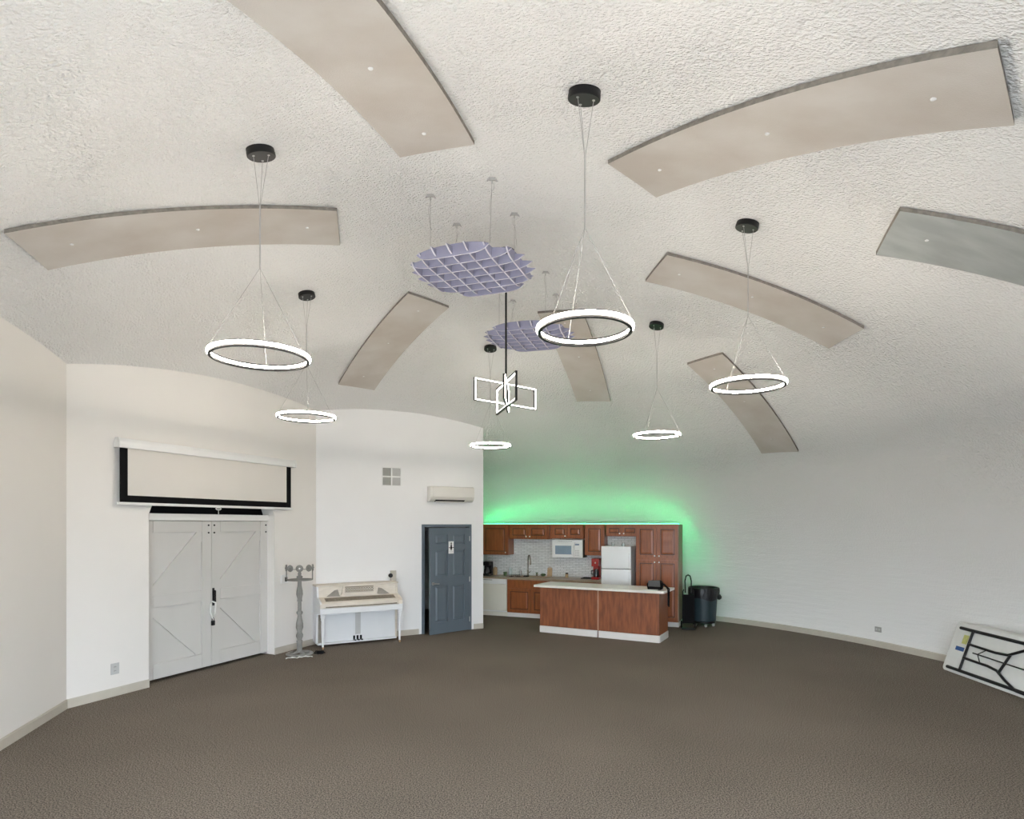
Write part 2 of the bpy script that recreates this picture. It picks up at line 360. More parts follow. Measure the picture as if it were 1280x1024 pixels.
# ------------------------------------------------------------------ barn doors
dm = FB.x(263, DO)
def at(fr, x, y=0, z=0): return fr.w(x, y, z)
def barn_door(name, x0, x1, label, handle):
    W = x1-x0; z0, z1 = .04, zt0-.006
    t = thing(name, label, 'door', at(FB, x0, DO), FB.th); t['kind'] = 'structure'
    obj('panel', box(BM(), 0, W, .006, .03, z0, z1), 'barn_paint', t)
    st = .15; zm = 1.0; rl = .16
    for xa, xb in ((0, st), (W-st, W)): obj('stile', box(BM(), xa, xb, -.02, .006, z0, z1, .003), 'barn_paint', t)
    for za, zb in ((z0, z0+.2), (zm, zm+rl), (z1-rl, z1)): obj('rail', box(BM(), st+.003, W-st-.003, -.02, .006, za, zb, .003), 'barn_paint', t)
    bw = .075
    def brace(xa, za, xb, zb, zlo, zhi):
        d = Vector((xb-xa, zb-za)).normalized(); nn = Vector((-d.y, d.x))*bw
        a = Vector((xa, za))-d*.3; b = Vector((xb, zb))+d*.3
        poly = [a-nn, b-nn, b+nn, a+nn]
        for ax, lim, sg_ in ((0, st+.003, 1), (0, W-st-.003, -1), (1, zlo, 1), (1, zhi, -1)):
            out = []
            for i in range(len(poly)):
                p, q = poly[i-1], poly[i]; ip, iq = sg_*(p[ax]-lim) >= 0, sg_*(q[ax]-lim) >= 0
                if ip != iq: out.append(p+(q-p)*((lim-p[ax])/(q[ax]-p[ax])))
                if iq: out.append(q)
            poly = out
        obj('brace', prism(BM(), [(p.x, p.y) for p in poly], -.014, .006, 'y'), 'barn_paint', t)
    brace(st, zm-.02, W-st, z0+.22, z0+.203, zm-.003); brace(st, zm+rl+.02, W-st, z1-rl-.02, zm+rl+.003, z1-rl-.003)
    for bx_ in ((W-.045,) if handle < 0 else (.045, W-.04)):
        for bz in (z1-.06, z1-.17):
            obj('bolt', lathe(BM(), [(.013, 0), (.013, .008), (.007, .012)], 10, (bx_, -.02, bz), M=Matrix.Rotation(R(90), 3, 'X')), 'black_metal', t, True)
    return t, W
bd1, W1 = barn_door('door_1', d0, dm-.004, 'left barn door leaf, grey-white boards with diagonal braces', -1)
bd2, W2 = barn_door('door_2', dm+.004, d1, 'right barn door leaf, grey-white boards with black pull handle', 1)
zh = FB.z(265, 746, DO)
bm = BM(); box(bm, .01, .045, -.028, -.02, zh-.13, zh+.13, .003); tube(bm, [(.027, -.028, zh-.1), (.027, -.065, zh-.09), (.027, -.065, zh+.09), (.027, -.028, zh+.1)], .011)
obj('pull_handle', bm, 'black_metal', bd2, True)
obj('peephole', lathe(BM(), [(.011, 0), (.011, .006), (.005, .008)], 10, (.1, -.0, FB.z(272, 699, DO)), M=Matrix.Rotation(R(90), 3, 'X')), 'black_metal', bd2)
lk = thing('chain_lock', 'pale rope loop with black padlock hanging from the barn door handle', 'lock', at(FB, dm, DO), FB.th)
zl = FB.z(265, 777, DO)
bm = BM(); tube(bm, [(-.035, -.05, zh-.1), (-.045, -.05, zh-.22), (.0, -.055, zl+.03), (.035, -.055, zh-.25), (.05, -.05, zh-.12), (.027, -.075, zh-.085), (-.02, -.05, zh-.06)], .012, closed=True)
obj('rope', bm, 'paper_white', lk, True)
bm = BM(); box(bm, -.025, .025, -.07, -.04, zl-.05, zl+.02, .006); tube(bm, [(-.015, -.055, zl+.01), (-.015, -.055, zl+.05), (0, -.055, zl+.065), (.015, -.055, zl+.05), (.015, -.055, zl+.01)], .005)
obj('padlock', bm, 'black_metal', lk, True)
# ------------------------------------------------------------------ projection screen
sy = -.07
s0, s1 = FB.x(149.5, sy), FB.x(363.5, sy); h0, h1 = FB.x(146, sy), FB.x(368.5, sy)
zb = FB.z(150, 627.5, sy); ztop = FB.z(147, 557, sy); zcase = FB.z(147, 547, sy)
ps = thing('projection_screen', 'pull-down projection screen with black border above the barn doors', 'screen', at(FB, s0, sy, zb), FB.th)
Wd = s1-s0; zt = ztop-zb; zc = zcase-zb
prof = [(-.045, zt-.02), (-.045, zt+.05), (-.02, zc+.0), (.03, zc+.0), (.06, zt+.05), (.06, zt-.02)]
obj('housing', prism(BM(), prof, h0-s0+.03, h1-s0-.03, 'x', .006), 'plastic_white', ps, True)
for xa in (h0-s0, h1-s0-.03): obj('end_cap', prism(BM(), [(y*1.12, (z-zt)*1.08+zt) for y, z in prof], xa, xa+.03, 'x', .004), 'plastic_white', ps)
obj('screen_sheet', box(BM(), .1, Wd-.1, -.004, .0, .085, zt+.01), 'screen_cloth', ps)
for xa, xb in ((0, .1), (Wd-.1, Wd)): obj('border', box(BM(), xa, xb, -.004, 0, 0, zt+.01), 'black_matte', ps)
obj('border', box(BM(), .1, Wd-.1, -.004, 0, 0, .085), 'black_matte', ps)
obj('weight_bar', box(BM(), -.03, Wd+.03, -.012, .008, -.035, -.001, .004), 'plastic_white', ps)
xh = FB.x(272.5, sy)-s0
bm = BM(); tube(bm, [(xh-.045, -.01, -.05), (xh-.03, -.01, -.065), (xh+.03, -.01, -.065), (xh+.045, -.01, -.05), (xh+.03, -.01, -.04), (xh-.03, -.01, -.04)], .007, closed=True); tube(bm, [(xh, -.01, -.065), (xh, -.01, -.13)], .005)
obj('pull_ring', bm, 'plastic_white', ps, True)
for xq in (h0-s0+.12, h1-s0-.12): obj('wall_bracket', box(BM(), xq-.02, xq+.02, .058, -sy-.001, zt+.0, zt+.06), 'plastic_white', ps)
# ------------------------------------------------------------------ blue door, ajar
fw = .055
dd = thing('door_3', 'slate blue six-panel door standing ajar, with a restroom sign', 'door', at(FC, c0), FC.th); dd['kind'] = 'structure'
Wf = c1-c0
for xa, xb in ((0, fw), (Wf-fw, Wf)): obj('door_frame', box(BM(), xa, xb, -.02, .15, 0, zd-.002, .003), 'door_blue', dd)
obj('door_frame', box(BM(), fw, Wf-fw, -.02, .15, zd-fw, zd-.002, .003), 'door_blue', dd)
WL = Wf-2*fw-.006; HL = zd-fw-.012
def door_leaf():
    bm = BM(); zr = [.008, .23, .93, 1.10, HL-.43, HL-.33, HL-.13, HL]
    sx_ = [0, .115, WL/2-.055, WL/2+.055, WL-.115, WL]
    box(bm, 0, WL, .018, .036, zr[0], HL)
    for a, b in ((0, 1), (2, 3), (4, 5)): box(bm, sx_[a], sx_[b], 0, .018, zr[0], HL)
    for a, b in ((0, 1), (2, 3), (4, 5), (6, 7)):
        for c, d in ((1, 2), (3, 4)): box(bm, sx_[c], sx_[d], 0, .018, zr[a], zr[b])
    return bm, zr, sx_
ang = R(13)
bm, zr, sx_ = door_leaf()
lf = obj('door_leaf', bm, 'door_blue', dd)
# leaf local: hinge at right. put origin at hinge
for v in lf.data.vertices: v.co.x -= WL
lf.location = (Wf-fw-.003, -.028, 0); lf.rotation_euler = (0, 0, ang)
for a, b in ((1, 2), (3, 4), (5, 6)):
    for c, d in ((1, 2), (3, 4)):
        bm = BM(); g = .022
        x0, x1, z0, z1 = sx_[c]+g-WL, sx_[d]-g-WL, zr[a]+g, zr[b]-g
        A = [bm.verts.new(p) for p in ((x0, .0179, z0), (x1, .0179, z0), (x1, .0179, z1), (x0, .0179, z1))]
        q = .028; B = [bm.verts.new(p) for p in ((x0+q, .002, z0+q), (x1-q, .002, z0+q), (x1-q, .002, z1-q), (x0+q, .002, z1-q))]
        bm.faces.new(B)
        for k in range(4): bm.faces.new((A[k], A[(k+1) % 4], B[(k+1) % 4], B[k]))
        bmesh.ops.recalc_face_normals(bm, faces=bm.faces[:])
        obj('raised_panel', bm, 'door_blue', lf)
bm = BM(); lathe(bm, [(.03, 0), (.03, .012), (.014, .016), (.012, .05)], 16, (-WL+.065, 0, .98), M=Matrix.Rotation(R(90), 3, 'X')); tube(bm, [(-WL+.065, -.045, .98), (-WL+.10, -.05, .98), (-WL+.18, -.045, .975)], [.012, .011, .008])
obj('lever_handle', bm, 'steel', lf, True)
for zz in (.22, 1.02, HL-.22): obj('hinge', tube(BM(), [(.006, -.006, zz-.05), (.006, -.006, zz+.05)], .009), 'steel', lf, True)
sg = thing('restroom_sign', 'small white restroom sign with black figure on the blue door', 'sign', (0, 0, 0), 0)
sgp = dd.matrix_world
Mleaf = Matrix.Translation(at(FC, c0)) @ Matrix.Rotation(FC.th, 4, 'Z') @ Matrix.Translation((Wf-fw-.003, -.028, 0)) @ Matrix.Rotation(ang, 4, 'Z')
sgw = Mleaf @ Vector((-WL/2+.02, -.001, 1.66)); sg.location = sgw; sg.rotation_euler = (0, 0, FC.th+ang)
obj('plaque', box(BM(), -.062, .062, -.006, 0, -.115, .125, .002), 'paper_white', sg)
bm = BM(); prism(bm, [(-.024, -.02), (.024, -.02), (.011, .07), (-.011, .07)], -.0075, -.006, 'y'); lathe(bm, [(.015, 0), (.015, .0016)], 14, (0, -.006, .087), M=Matrix.Rotation(R(90), 3, 'X'))
for x in (-.009, .009): box(bm, x-.006, x+.006, -.0075, -.006, -.05, -.018)
obj('figure', bm, 'black_matte', sg)
for a, b in ((-.055, -.026), (.026, .06)): obj('bar', box(BM(), a, b, -.0075, -.006, -.005, .008), 'black_matte', sg)
obj('text_line', box(BM(), -.045, .045, -.0075, -.006, -.083, -.075), 'vent_light', sg)
# ------------------------------------------------------------------ wall fittings
x0, x1 = FC.x(477), FC.x(501.5); z0, z1 = FC.z(489, 608), FC.z(489, 584)
vt = thing('wall_vent', 'square return-air vent with four louvred quarters on white wall', 'vent', at(FC, (x0+x1)/2, 0, (z0+z1)/2), FC.th)
hw, hh = (x1-x0)/2, (z1-z0)/2
for a in ((-hw, hw, hh-.018, hh), (-hw, hw, -hh, -hh+.018), (-hw, -hw+.018, -hh+.018, hh-.018), (hw-.018, hw, -hh+.018, hh-.018), (-.012, .012, -hh+.018, hh-.018)):
    obj('frame', box(BM(), a[0], a[1], -.016, -.001, a[2], a[3], .002), 'plastic_white', vt)
for a, b in ((-hw+.018, -.012), (.012, hw-.018)): obj('crossbar', box(BM(), a, b, -.015, -.001, -.012, .012), 'plastic_white', vt)
for qx, mt in ((-1, 'vent_grey'), (1, 'vent_light')):
    for qz in (-1, 1):
        a, b = (-hw+.018, -.012) if qx < 0 else (.012, hw-.018); c, d = (-hh+.018, -.012) if qz < 0 else (.012, hh-.018)
        g = obj('grille', box(BM(), a, b, -.004, -.001, c, d), mt, vt)
        for k in range(5):
            zz = c+(d-c)*(k+.5)/5
            obj('louvre', prism(BM(), [(-.012, zz-.012), (-.010, zz-.014), (-.004, zz+.008), (-.006, zz+.010)], a+.002, b-.002, 'x'), mt, g)
x0, x1 = FC.x(536, -.1), FC.x(590.5, -.1); z0, z1 = FC.z(563, 627.5, -.15), FC.z(563, 608.5, -.15)
ac = thing('air_conditioner', 'white wall-mounted mini-split air conditioner above the blue door', 'air conditioner', at(FC, x0, 0, z0), FC.th)
w_, h_ = x1-x0, z1-z0
prof = [(-.001, 0), (-.10, 0), (-.17, .035), (-.20, .09), (-.205, h_-.05), (-.19, h_-.015), (-.15, h_), (-.001, h_)]
obj('body', prism(BM(), prof, .0, w_, 'x', .012), 'plastic_ivory', ac, True)
obj('front_panel', prism(BM(), [(-.19, .085), (-.212, .085), (-.215, h_-.045), (-.2, h_-.02), (-.19, h_-.02)], .05, w_-.05, 'x', .006), 'plastic_ivory', ac, True)
obj('air_outlet', prism(BM(), [(-.108, -.003), (-.176, .031), (-.18, .036), (-.11, .003)], .11, w_-.2, 'x'), 'black_matte', ac)
obj('flap', prism(BM(), [(-.122, -.012), (-.150, .004), (-.150, .009), (-.122, -.006)], .12, w_-.21, 'x'), 'plastic_ivory', ac)
def outlet(fr, px, py, label, mt='plastic_ivory', y=0, s=1.0):
    t = thing('wall_outlet', label, 'outlet', at(fr, fr.x(px, y), y, fr.z(px, py, y)), fr.th)
    obj('cover_plate', box(BM(), -.045*s, .045*s, -.007, -.001, -.06*s, .06*s, .003), mt, t)
    for dz in (-.024, .024):
        r_ = obj('receptacle', box(BM(), -.017, .017, -.011, -.007, dz-.014, dz+.014, .004), 'vent_light', t)
        for dx in (-.006, .006): obj('slot', box(BM(), dx-.0015, dx+.0015, -.0116, -.011, dz-.006, dz+.006), 'black_matte', r_)
    return t
outlet(FB, 143.5, 836, 'grey-beige outlet low on the wall left of the barn doors', 'vent_light', 0, 1.15)
# switch plate by the coat stand
t = thing('thermostat', 'white wall thermostat with black screen behind the grey stand', 'thermostat', at(FB, FB.x(355), 0, FB.z(355, 724)), FB.th)
obj('plate', box(BM(), -.075, .075, -.02, -.001, -.07, .07, .006), 'plastic_white', t); obj('display', box(BM(), .0, .055, -.023, -.02, -.04, .03, .002), 'black_matte', t)
# box on the wall over the piano
t = thing('wall_box', 'beige wall box with black round knob above the piano', 'switch', at(FC, FC.x(491), 0, FC.z(491, 721)), FC.th)
obj('box', box(BM(), -.055, .055, -.045, -.001, -.15, .12, .004), 'box_beige', t)
bm = BM(); lathe(bm, [(.04, 0), (.04, .03), (.03, .045), (.012, .048)], 18, (-.06, -.045, .03), M=Matrix.Rotation(R(90), 3, 'X')); obj('knob', bm, 'black_metal', t, True)
# outlet on the dome's foot
p = dome_hit(1098, 787); th = math.atan2((p.y-CY)/AY**2, (p.x-CX)/AX**2)-R(90)
t = thing('wall_outlet', 'small grey outlet low on the curved right-hand wall', 'outlet', p, th)
obj('cover_plate', box(BM(), -.06, .06, -.012, .02, -.045, .045, .003), 'vent_grey', t)
for dx in (-.025, .025): obj('receptacle', box(BM(), dx-.014, dx+.014, -.016, -.012, -.017, .017, .004), 'vent_light', t)
# ------------------------------------------------------------------ dome panels
def panel(quad, mt, label, ext=0):
    q = [dome_hit(x, y, .034) for x, y in quad]
    if ext:
        q[2] = q[2]+(q[2]-q[1]).normalized()*ext; q[3] = q[3]+(q[3]-q[0]).normalized()*ext
    c = sum((v for v in q), Vector())/4; c.z = 0
    n, m = 20, 4; gt = []; gb = []
    bm = BM()
    for i in range(n+1):
        ra, rb = [], []
        for j in range(m+1):
            a = q[0].lerp(q[3], i/n); b = q[1].lerp(q[2], i/n); pnt = a.lerp(b, j/m); x, y = pnt.x, pnt.y
            ra.append(bm.verts.new((x-c.x, y-c.y, dome_z(x, y, .034)))); rb.append(bm.verts.new((x-c.x, y-c.y, dome_z(x, y, .004))))
        gt.append(ra); gb.append(rb)
    fs = []
    for i in range(n):
        for j in range(m): fs.append(bm.faces.new((gt[i][j], gt[i+1][j], gt[i+1][j+1], gt[i][j+1])))
    bm2 = bm
    me_face = fs
    be = BM()
    def strip(seq_t, seq_b):
        vt_ = [be.verts.new(v.co) for v in seq_t]; vb_ = [be.verts.new(v.co) for v in seq_b]
        for k in range(len(vt_)-1): be.faces.new((vt_[k], vt_[k+1], vb_[k+1], vb_[k]))
    strip([g[0] for g in gt], [g[0] for g in gb]); strip([g[m] for g in gt], [g[m] for g in gb]); strip(gt[0], gb[0]); strip(gt[n], gb[n])
    bmesh.ops.delete(bm, geom=[v for r in gb for v in r], context='VERTS')
    for f in bm.faces:
        if f.normal.z > 0: f.normal_flip()
    t = thing('acoustic_panel', label, 'panel', c, 0, 'felt panels fixed to the dome')
    obj('felt_face', bm, mt, t, True); obj('edge', be, 'panel_edge', t)
    for k in (.12, .5, .88):
        a = q[0].lerp(q[3], k).lerp(q[1].lerp(q[2], k), .5)
        obj('fixing', lathe(BM(), [(.016, 0), (.014, .006), (.006, .009)], 10, (a.x-c.x, a.y-c.y, dome_z(a.x, a.y, .034)+.001), M=Matrix.Rotation(R(180), 3, 'X')), 'plastic_white', t, True)
    return t
panel([(500, 197), (593, 181), (470, 0), (283, 0)], 'panel_felt', 'beige ceiling panel cut off by the top edge of the picture', .5)
panel([(421, 264), (425, 307), (60, 338), (5, 292)], 'panel_felt', 'long beige curved ceiling panel on the far left')
panel([(510, 367), (561, 385), (468, 488), (423, 481)], 'panel_felt', 'beige ceiling panel slanting down left of the chandelier')
panel([(672, 392), (728, 389), (763, 502), (721, 502)], 'panel_felt', 'beige ceiling panel behind the largest ring lamp')
panel([(859, 456), (903, 443), (998, 565), (952, 567)], 'panel_felt', 'greyish ceiling panel lowest on the right, crossed by a ring lamp')
panel([(834, 319), (807, 352), (1036, 436), (1080, 411)], 'panel_felt', 'beige ceiling panel curving above the lowest right panel')
panel([(1125, 264), (1095, 319), (1280, 358), (1280, 293)], 'panel_felt_shaded', 'ceiling panel cut off by the right edge, cool shade painted into its felt', 1.5)
panel([(760, 205), (820, 247), (1268, 157), (1247, 60)], 'panel_felt', 'largest beige ceiling panel at the upper right')
# ------------------------------------------------------------------ ring pendants
def ring_lamp(can, ring, w_px, label):
    c = dome_hit(*can); zr_ = H+(HZ-ring[1])/F*c.y; rad = w_px*c.y/F/2
    t = thing('ring_pendant_light', label, 'pendant light', (c.x, c.y, zr_), 0, 'ring pendant lights')
    e = .01; nrm = Vector(((dome_z(c.x+e, c.y)-dome_z(c.x-e, c.y))/(2*e), (dome_z(c.x, c.y+e)-dome_z(c.x, c.y-e))/(2*e), -1)).normalized()
    zc_ = c.z-zr_; Mr = Vector((0, 0, -1)).rotation_difference(nrm).to_matrix()
    cn = obj('canopy', lathe(BM(), [(.098, .015), (.098, -.02), (.10, -.024), (.10, -.046), (.096, -.05)], 28, (0, 0, zc_), M=Mr), 'black_metal', t, True)
    low = []
    for k in range(3):
        a = R(90+120*k+15); pv = Mr @ Vector((.06*math.cos(a), .06*math.sin(a), -.05)); pv.z += zc_; low.append(pv)
        obj('screw', lathe(BM(), [(.009, .002), (.009, -.004), (.005, -.006)], 10, pv, M=Mr), 'steel', t, True)
    j1 = Vector((0, 0, zc_*.73)); j2 = Vector((0, 0, zc_*.42))
    if zc_ < 1.2: j1 = Vector((0, 0, zc_*.78)); j2 = Vector((0, 0, zc_*.45))
    for k in range(3):
        a = R(90+120*k+15); off = Vector((.004*math.cos(a), .004*math.sin(a), 0))
        obj('cable', tube(BM(), [low[k], j1+off, j2+off, Vector((rad*math.cos(a), rad*math.sin(a), .028))], .0019, 5), 'wire', t)
    T, hh_ = .009, .011
    obj('diffuser', lathe(BM(), [(rad-T, -hh_), (rad+T, -hh_), (rad+T+.003, 0), (rad+T, hh_), (rad-T, hh_), (rad-T-.003, 0)], 72, closed=True), 'lamp_glow', t, True)
    obj('lower_rim', lathe(BM(), [(rad-T-.009, -hh_-.016), (rad-T+.011, -hh_-.016), (rad-T+.011, -hh_), (rad-T-.009, -hh_)], 72, closed=True), 'black_metal', t)
    obj('upper_rim', lathe(BM(), [(rad-T-.004, hh_), (rad-T+.010, hh_), (rad-T+.010, hh_+.010), (rad-T-.004, hh_+.010)], 72, closed=True), 'black_metal', t)
    return t
ring_lamp((731, 114), (728, 411), 117, 'lit ring pendant lamp hanging nearest, right of the lilac waffles')
ring_lamp((325, 187), (323, 445), 117, 'large lit ring pendant lamp hanging at the left')
ring_lamp((935, 279), (934, 481), 88, 'lit ring pendant lamp in front of the lowest right ceiling panel')
ring_lamp((821, 405), (822, 544), 56, 'small lit ring pendant lamp above the tall kitchen cabinets')
ring_lamp((383, 367), (382, 521), 69, 'lit ring pendant lamp above the grey stand and the piano')
ring_lamp((613, 434), (611, 557), 49, 'smallest lit ring pendant lamp, above the end of the door wall')
# ------------------------------------------------------------------ lilac waffle baffles
def waffle(cx, cy, zc_, rad, ang_, anchors, label):
    t = thing('waffle_baffle', label, 'acoustic baffle', (cx, cy, zc_), 0, 'lilac waffle baffles')
    sp = .152; hm = .15; cache = {}
    ca, sa = math.cos(ang_), math.sin(ang_)
    for d in (0, 1):
        for k in range(-3, 4):
            off = k*sp; half = math.sqrt(max(rad*rad-off*off, .01))+.02; key = abs(k)
            if key not in cache:
                bm = BM(); m = 18; hk = hm*(1-.18*(off/rad)**2); up = []; lo = []
                for i in range(m+1):
                    u = -1+2*i/m; up.append((u*half, .045*(1-abs(u)**3)+.006)); lo.append((u*half, -.055*(1-abs(u)**7)+.004))
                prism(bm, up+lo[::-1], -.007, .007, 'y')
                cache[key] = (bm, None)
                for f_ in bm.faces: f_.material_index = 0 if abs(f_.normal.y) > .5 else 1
                me = bpy.data.meshes.new('slat'); bm.to_mesh(me); bm.free(); me.materials.append(MAT['lilac_felt']); me.materials.append(MAT['lilac_lit_cut_edge']); cache[key] = me
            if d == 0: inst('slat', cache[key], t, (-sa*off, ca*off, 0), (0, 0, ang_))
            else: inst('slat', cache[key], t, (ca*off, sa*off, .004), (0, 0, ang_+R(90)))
    for a in anchors:
        p = a-Vector((cx, cy, zc_))
        bm = BM(); box(bm, -.03, .03, -.009, .009, -.012, .012, .002); tube(bm, [(-.03, 0, -.01), (-.04, 0, -.02), (-.03, 0, .0)], .006, 6); tube(bm, [(.03, 0, -.01), (.045, 0, -.022), (.03, 0, .0)], .006, 6); tube(bm, [(0, 0, -.012), (0, 0, -.04)], .005, 6)
        hk_ = obj('ceiling_hook', bm, 'wire', t); hk_.location = (p.x, p.y, p.z-.012)
        v2 = Vector((p.x, p.y)); v2 = v2*min(1, rad*.86/max(v2.length, .01))
        obj('cable', tube(BM(), [(p.x, p.y, p.z-.04), (v2.x, v2.y, .05)], .0022, 5), 'wire', t)
        cp = []; ph = random.uniform(0, 6); Lc = min(.26, p.z*.5)
        for i in range(26):
            u = i/25; cp.append((p.x+.012*math.sin(9*u+ph)+.035*u*math.sin(5*u+ph), p.y+.012*math.cos(11*u+ph), p.z-.045-u*Lc+.012*math.sin(24*u)))
        obj('spare_wire', tube(BM(), cp, .0018, 4), 'wire', t)
    return t
an = [dome_hit(*p) for p in ((538, 243), (615, 222), (643, 266), (571, 279))]
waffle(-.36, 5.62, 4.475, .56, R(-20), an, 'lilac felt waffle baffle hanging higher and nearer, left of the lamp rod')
an2 = [dome_hit(*p) for p in ((682, 339), (695, 367), (641, 375))]; an2.append(an2[0]+an2[2]-an2[1]); an2[3].z = dome_z(an2[3].x, an2[3].y)
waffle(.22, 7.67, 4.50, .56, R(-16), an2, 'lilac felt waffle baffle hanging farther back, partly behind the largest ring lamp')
# ------------------------------------------------------------------ chandelier
cp = dome_hit(632.5, 313); zc_ = H+(HZ-493)/F*cp.y
ch = thing('rectangle_chandelier', 'chandelier of crossed rectangular light frames on a black rod', 'chandelier', (cp.x, cp.y, zc_))
top = cp.z-zc_
obj('canopy', lathe(BM(), [(.095, .02), (.095, -.025), (.07, -.05), (.02, -.055)], 24, (0, 0, top)), 'black_metal', ch, True)
obj('rod', tube(BM(), [(0, 0, top-.05), (0, 0, .08)], .011, 8), 'black_metal', ch, True)
def lframe(ang_, half, hh_, lit_side, name):
    ca, sa = math.cos(ang_), math.sin(ang_); W = .010
    M = Matrix.Rotation(ang_, 4, 'Z')
    fr = bpy.data.objects.new(name, None)
    bm = BM()
    for a in ((-half, half, hh_-W, hh_+W), (-half, half, -hh_-W, -hh_+W), (-half-W, -half+W, -hh_-W, hh_+W), (half-W, half+W, -hh_-W, hh_+W)): box(bm, a[0], a[1], -.011, .011, a[2], a[3], M=M)
    f = obj('light_frame', bm, 'black_metal', ch)
    if lit_side == 0:                        # lit on the inner faces only
        bm = BM(); i1 = W+.005
        for a in ((-half+W, half-W, hh_-i1, hh_-W), (-half+W, half-W, -hh_+W, -hh_+i1), (-half+W, -half+i1, -hh_+W, hh_-W), (half-i1, half-W, -hh_+W, hh_-W)): box(bm, a[0], a[1], -.008, .008, a[2], a[3], M=M)
        obj('led_strip', bm, 'chandelier_glow', f); return
    bm = BM(); y0, y1 = ((-.017, -.0112) if lit_side < 0 else (.0112, .017)); w2 = W*.4
    for a in ((-half, half, hh_-w2, hh_+w2), (-half, half, -hh_-w2, -hh_+w2), (-half-w2, -half+w2, -hh_-w2, hh_+w2), (half-w2, half+w2, -hh_-w2, hh_+w2)): box(bm, a[0], a[1], y0, y1, a[2], a[3], M=M)
    obj('led_strip', bm, 'chandelier_glow', f)
lframe(R(40), .43, .112, -1, 'f1'); lframe(R(104.5), .44, .145, 0, 'f2'); lframe(R(87.5), .40, .12, -1, 'f3')
# f1 runs from near left to far right
# ------------------------------------------------------------------ kitchen
KA = R(-22.5); KR = floor_pt(848.5, 784.5); KL = 4.62
K0 = KR-Vector((math.cos(KA), math.sin(KA), 0))*KL
K = Frame(K0, KA); KB = .62; UV = .30        # worktop depth, front plane of the wall cabinets
def kx(px, v): return K.x(px, v)
def kz(px, py, v): return K.z(px, py, v)
ZTOP = 2.115
o = struct('wall_kitchen', box(BM(), 0, KL-.12, KB+.002, KB+.06, 0, 2.0), 'wall_white', 'white partition behind the kitchen units'); o.location = K.o; o.rotation_euler = (0, 0, KA)
def kthing(name, label, cat, x, v=0, z=0, group=None): return thing(name, label, cat, K.w(x, v, z), KA, group)
def raised_door(w_, h_, y=-.02):
    bm = BM(); fr = min(.06, w_*.2, h_*.24)
    box(bm, 0, w_, y+.008, y+.02, 0, h_)
    for a in ((0, fr, 0, h_), (w_-fr, w_, 0, h_), (fr, w_-fr, 0, fr), (fr, w_-fr, h_-fr, h_)): box(bm, a[0], a[1], y, y+.008, a[2], a[3])
    g = .019; q = min(.03, (w_-2*fr)*.2, (h_-2*fr)*.2)
    x0, x1, z0, z1 = fr+g, w_-fr-g, fr+g, h_-fr-g
    A = [bm.verts.new(p) for p in ((x0, y+.0079, z0), (x1, y+.0079, z0), (x1, y+.0079, z1), (x0, y+.0079, z1))]; B = [bm.verts.new(p) for p in ((x0+q, y+.001, z0+q), (x1-q, y+.001, z0+q), (x1-q, y+.001, z1-q), (x0+q, y+.001, z1-q))]
    bm.faces.new(B)
    for k in range(4): bm.faces.new((A[k], A[(k+1) % 4], B[(k+1) % 4], B[k]))
    return bm, fr
def add_door(t, x, z, w_, h_, knob):
    bm, fr = raised_door(w_, h_)
    d = obj('door', bm, 'cherry_wood', t); d.location = (x, 0, z)
    gl = BM(); g = .0185; y = -.0119
    for a in ((fr, fr+g, fr, h_-fr), (w_-fr-g, w_-fr, fr, h_-fr), (fr+g, w_-fr-g, fr, fr+g), (fr+g, w_-fr-g, h_-fr-g, h_-fr)): box(gl, a[0], a[1], y-.0008, y, a[2], a[3])
    obj('groove', gl, 'cherry_dark', d)
    if knob:
        kx_ = {'l': .035, 'r': w_-.035}[knob[0]]; kz_ = {'b': .04, 't': h_-.04}[knob[1]]
        obj('knob', lathe(BM(), [(.008, 0), (.008, .012), (.016, .018), (.016, .026), (.008, .03)], 12, (kx_, -.02, kz_), M=Matrix.Rotation(R(90), 3, 'X')), 'knob_white', d, True)
    return d
def wall_cab(x0, x1, z0, label, ndoor, knobs, depth=None, v=UV, z1=ZTOP):
    t = kthing('wall_cabinet', label, 'cabinet', x0, v, z0, 'wall cabinets of the kitchen')
    w_ = x1-x0; h_ = z1-z0
    obj('body', box(BM(), .0, w_, .001, KB-v-.014, 0, h_), 'cherry_wood', t)
    g = .018; dw = (w_-g*(ndoor+1))/ndoor
    for k in range(ndoor): add_door(t, g+k*(dw+g), .02, dw, h_-.05, knobs[k])
    return t
p37 = kx(637, UV); p685 = kx(685, UV); p689 = kx(689.5, UV); p729 = kx(729.5, UV); p731 = kx(731, UV); p755 = kx(755.5, UV); p757 = kx(757.5, UV); p795 = kx(795.5, .05)
wall_cab(.05, kx(635.5, UV-.04), kz(620, 693.5, UV), 'tall left wall cabinet beside the white wall end', 1, ['rb'], v=UV-.05)
wall_cab(p37, p685, kz(660, 674, UV), 'short two-door wall cabinet above the sink', 2, ['rb', 'lb'])
wall_cab(p689, p729, kz(710, 673.5, UV), 'short two-door wall cabinet directly above the microwave', 2, ['rb', None])
wall_cab(p731, p755, kz(743, 694.5, UV), 'tall single-door wall cabinet between microwave and fridge', 1, [None])
wall_cab(p757, p795-.004, kz(776, 670.5, UV), 'short two-door wall cabinet above the fridge', 2, ['rb', 'lb'])
t = kthing('filler_strip', 'narrow cherry filler strip between two short wall cabinets', 'cabinet trim', p685+.003, UV, kz(687, 673.5, UV)); obj('strip', box(BM(), 0, p689-p685-.006, .005, .3, 0, ZTOP-kz(687, 673.5, UV)), 'cherry_wood', t); obj('carved_moulding', lathe(BM(), [(.010, 0), (.013, .03), (.008, .06), (.013, .1), (.008, .14), (.012, .2), (.010, .28)], 10, ((p689-p685-.006)/2, -.004, .01)), 'cherry_dark', t, True)
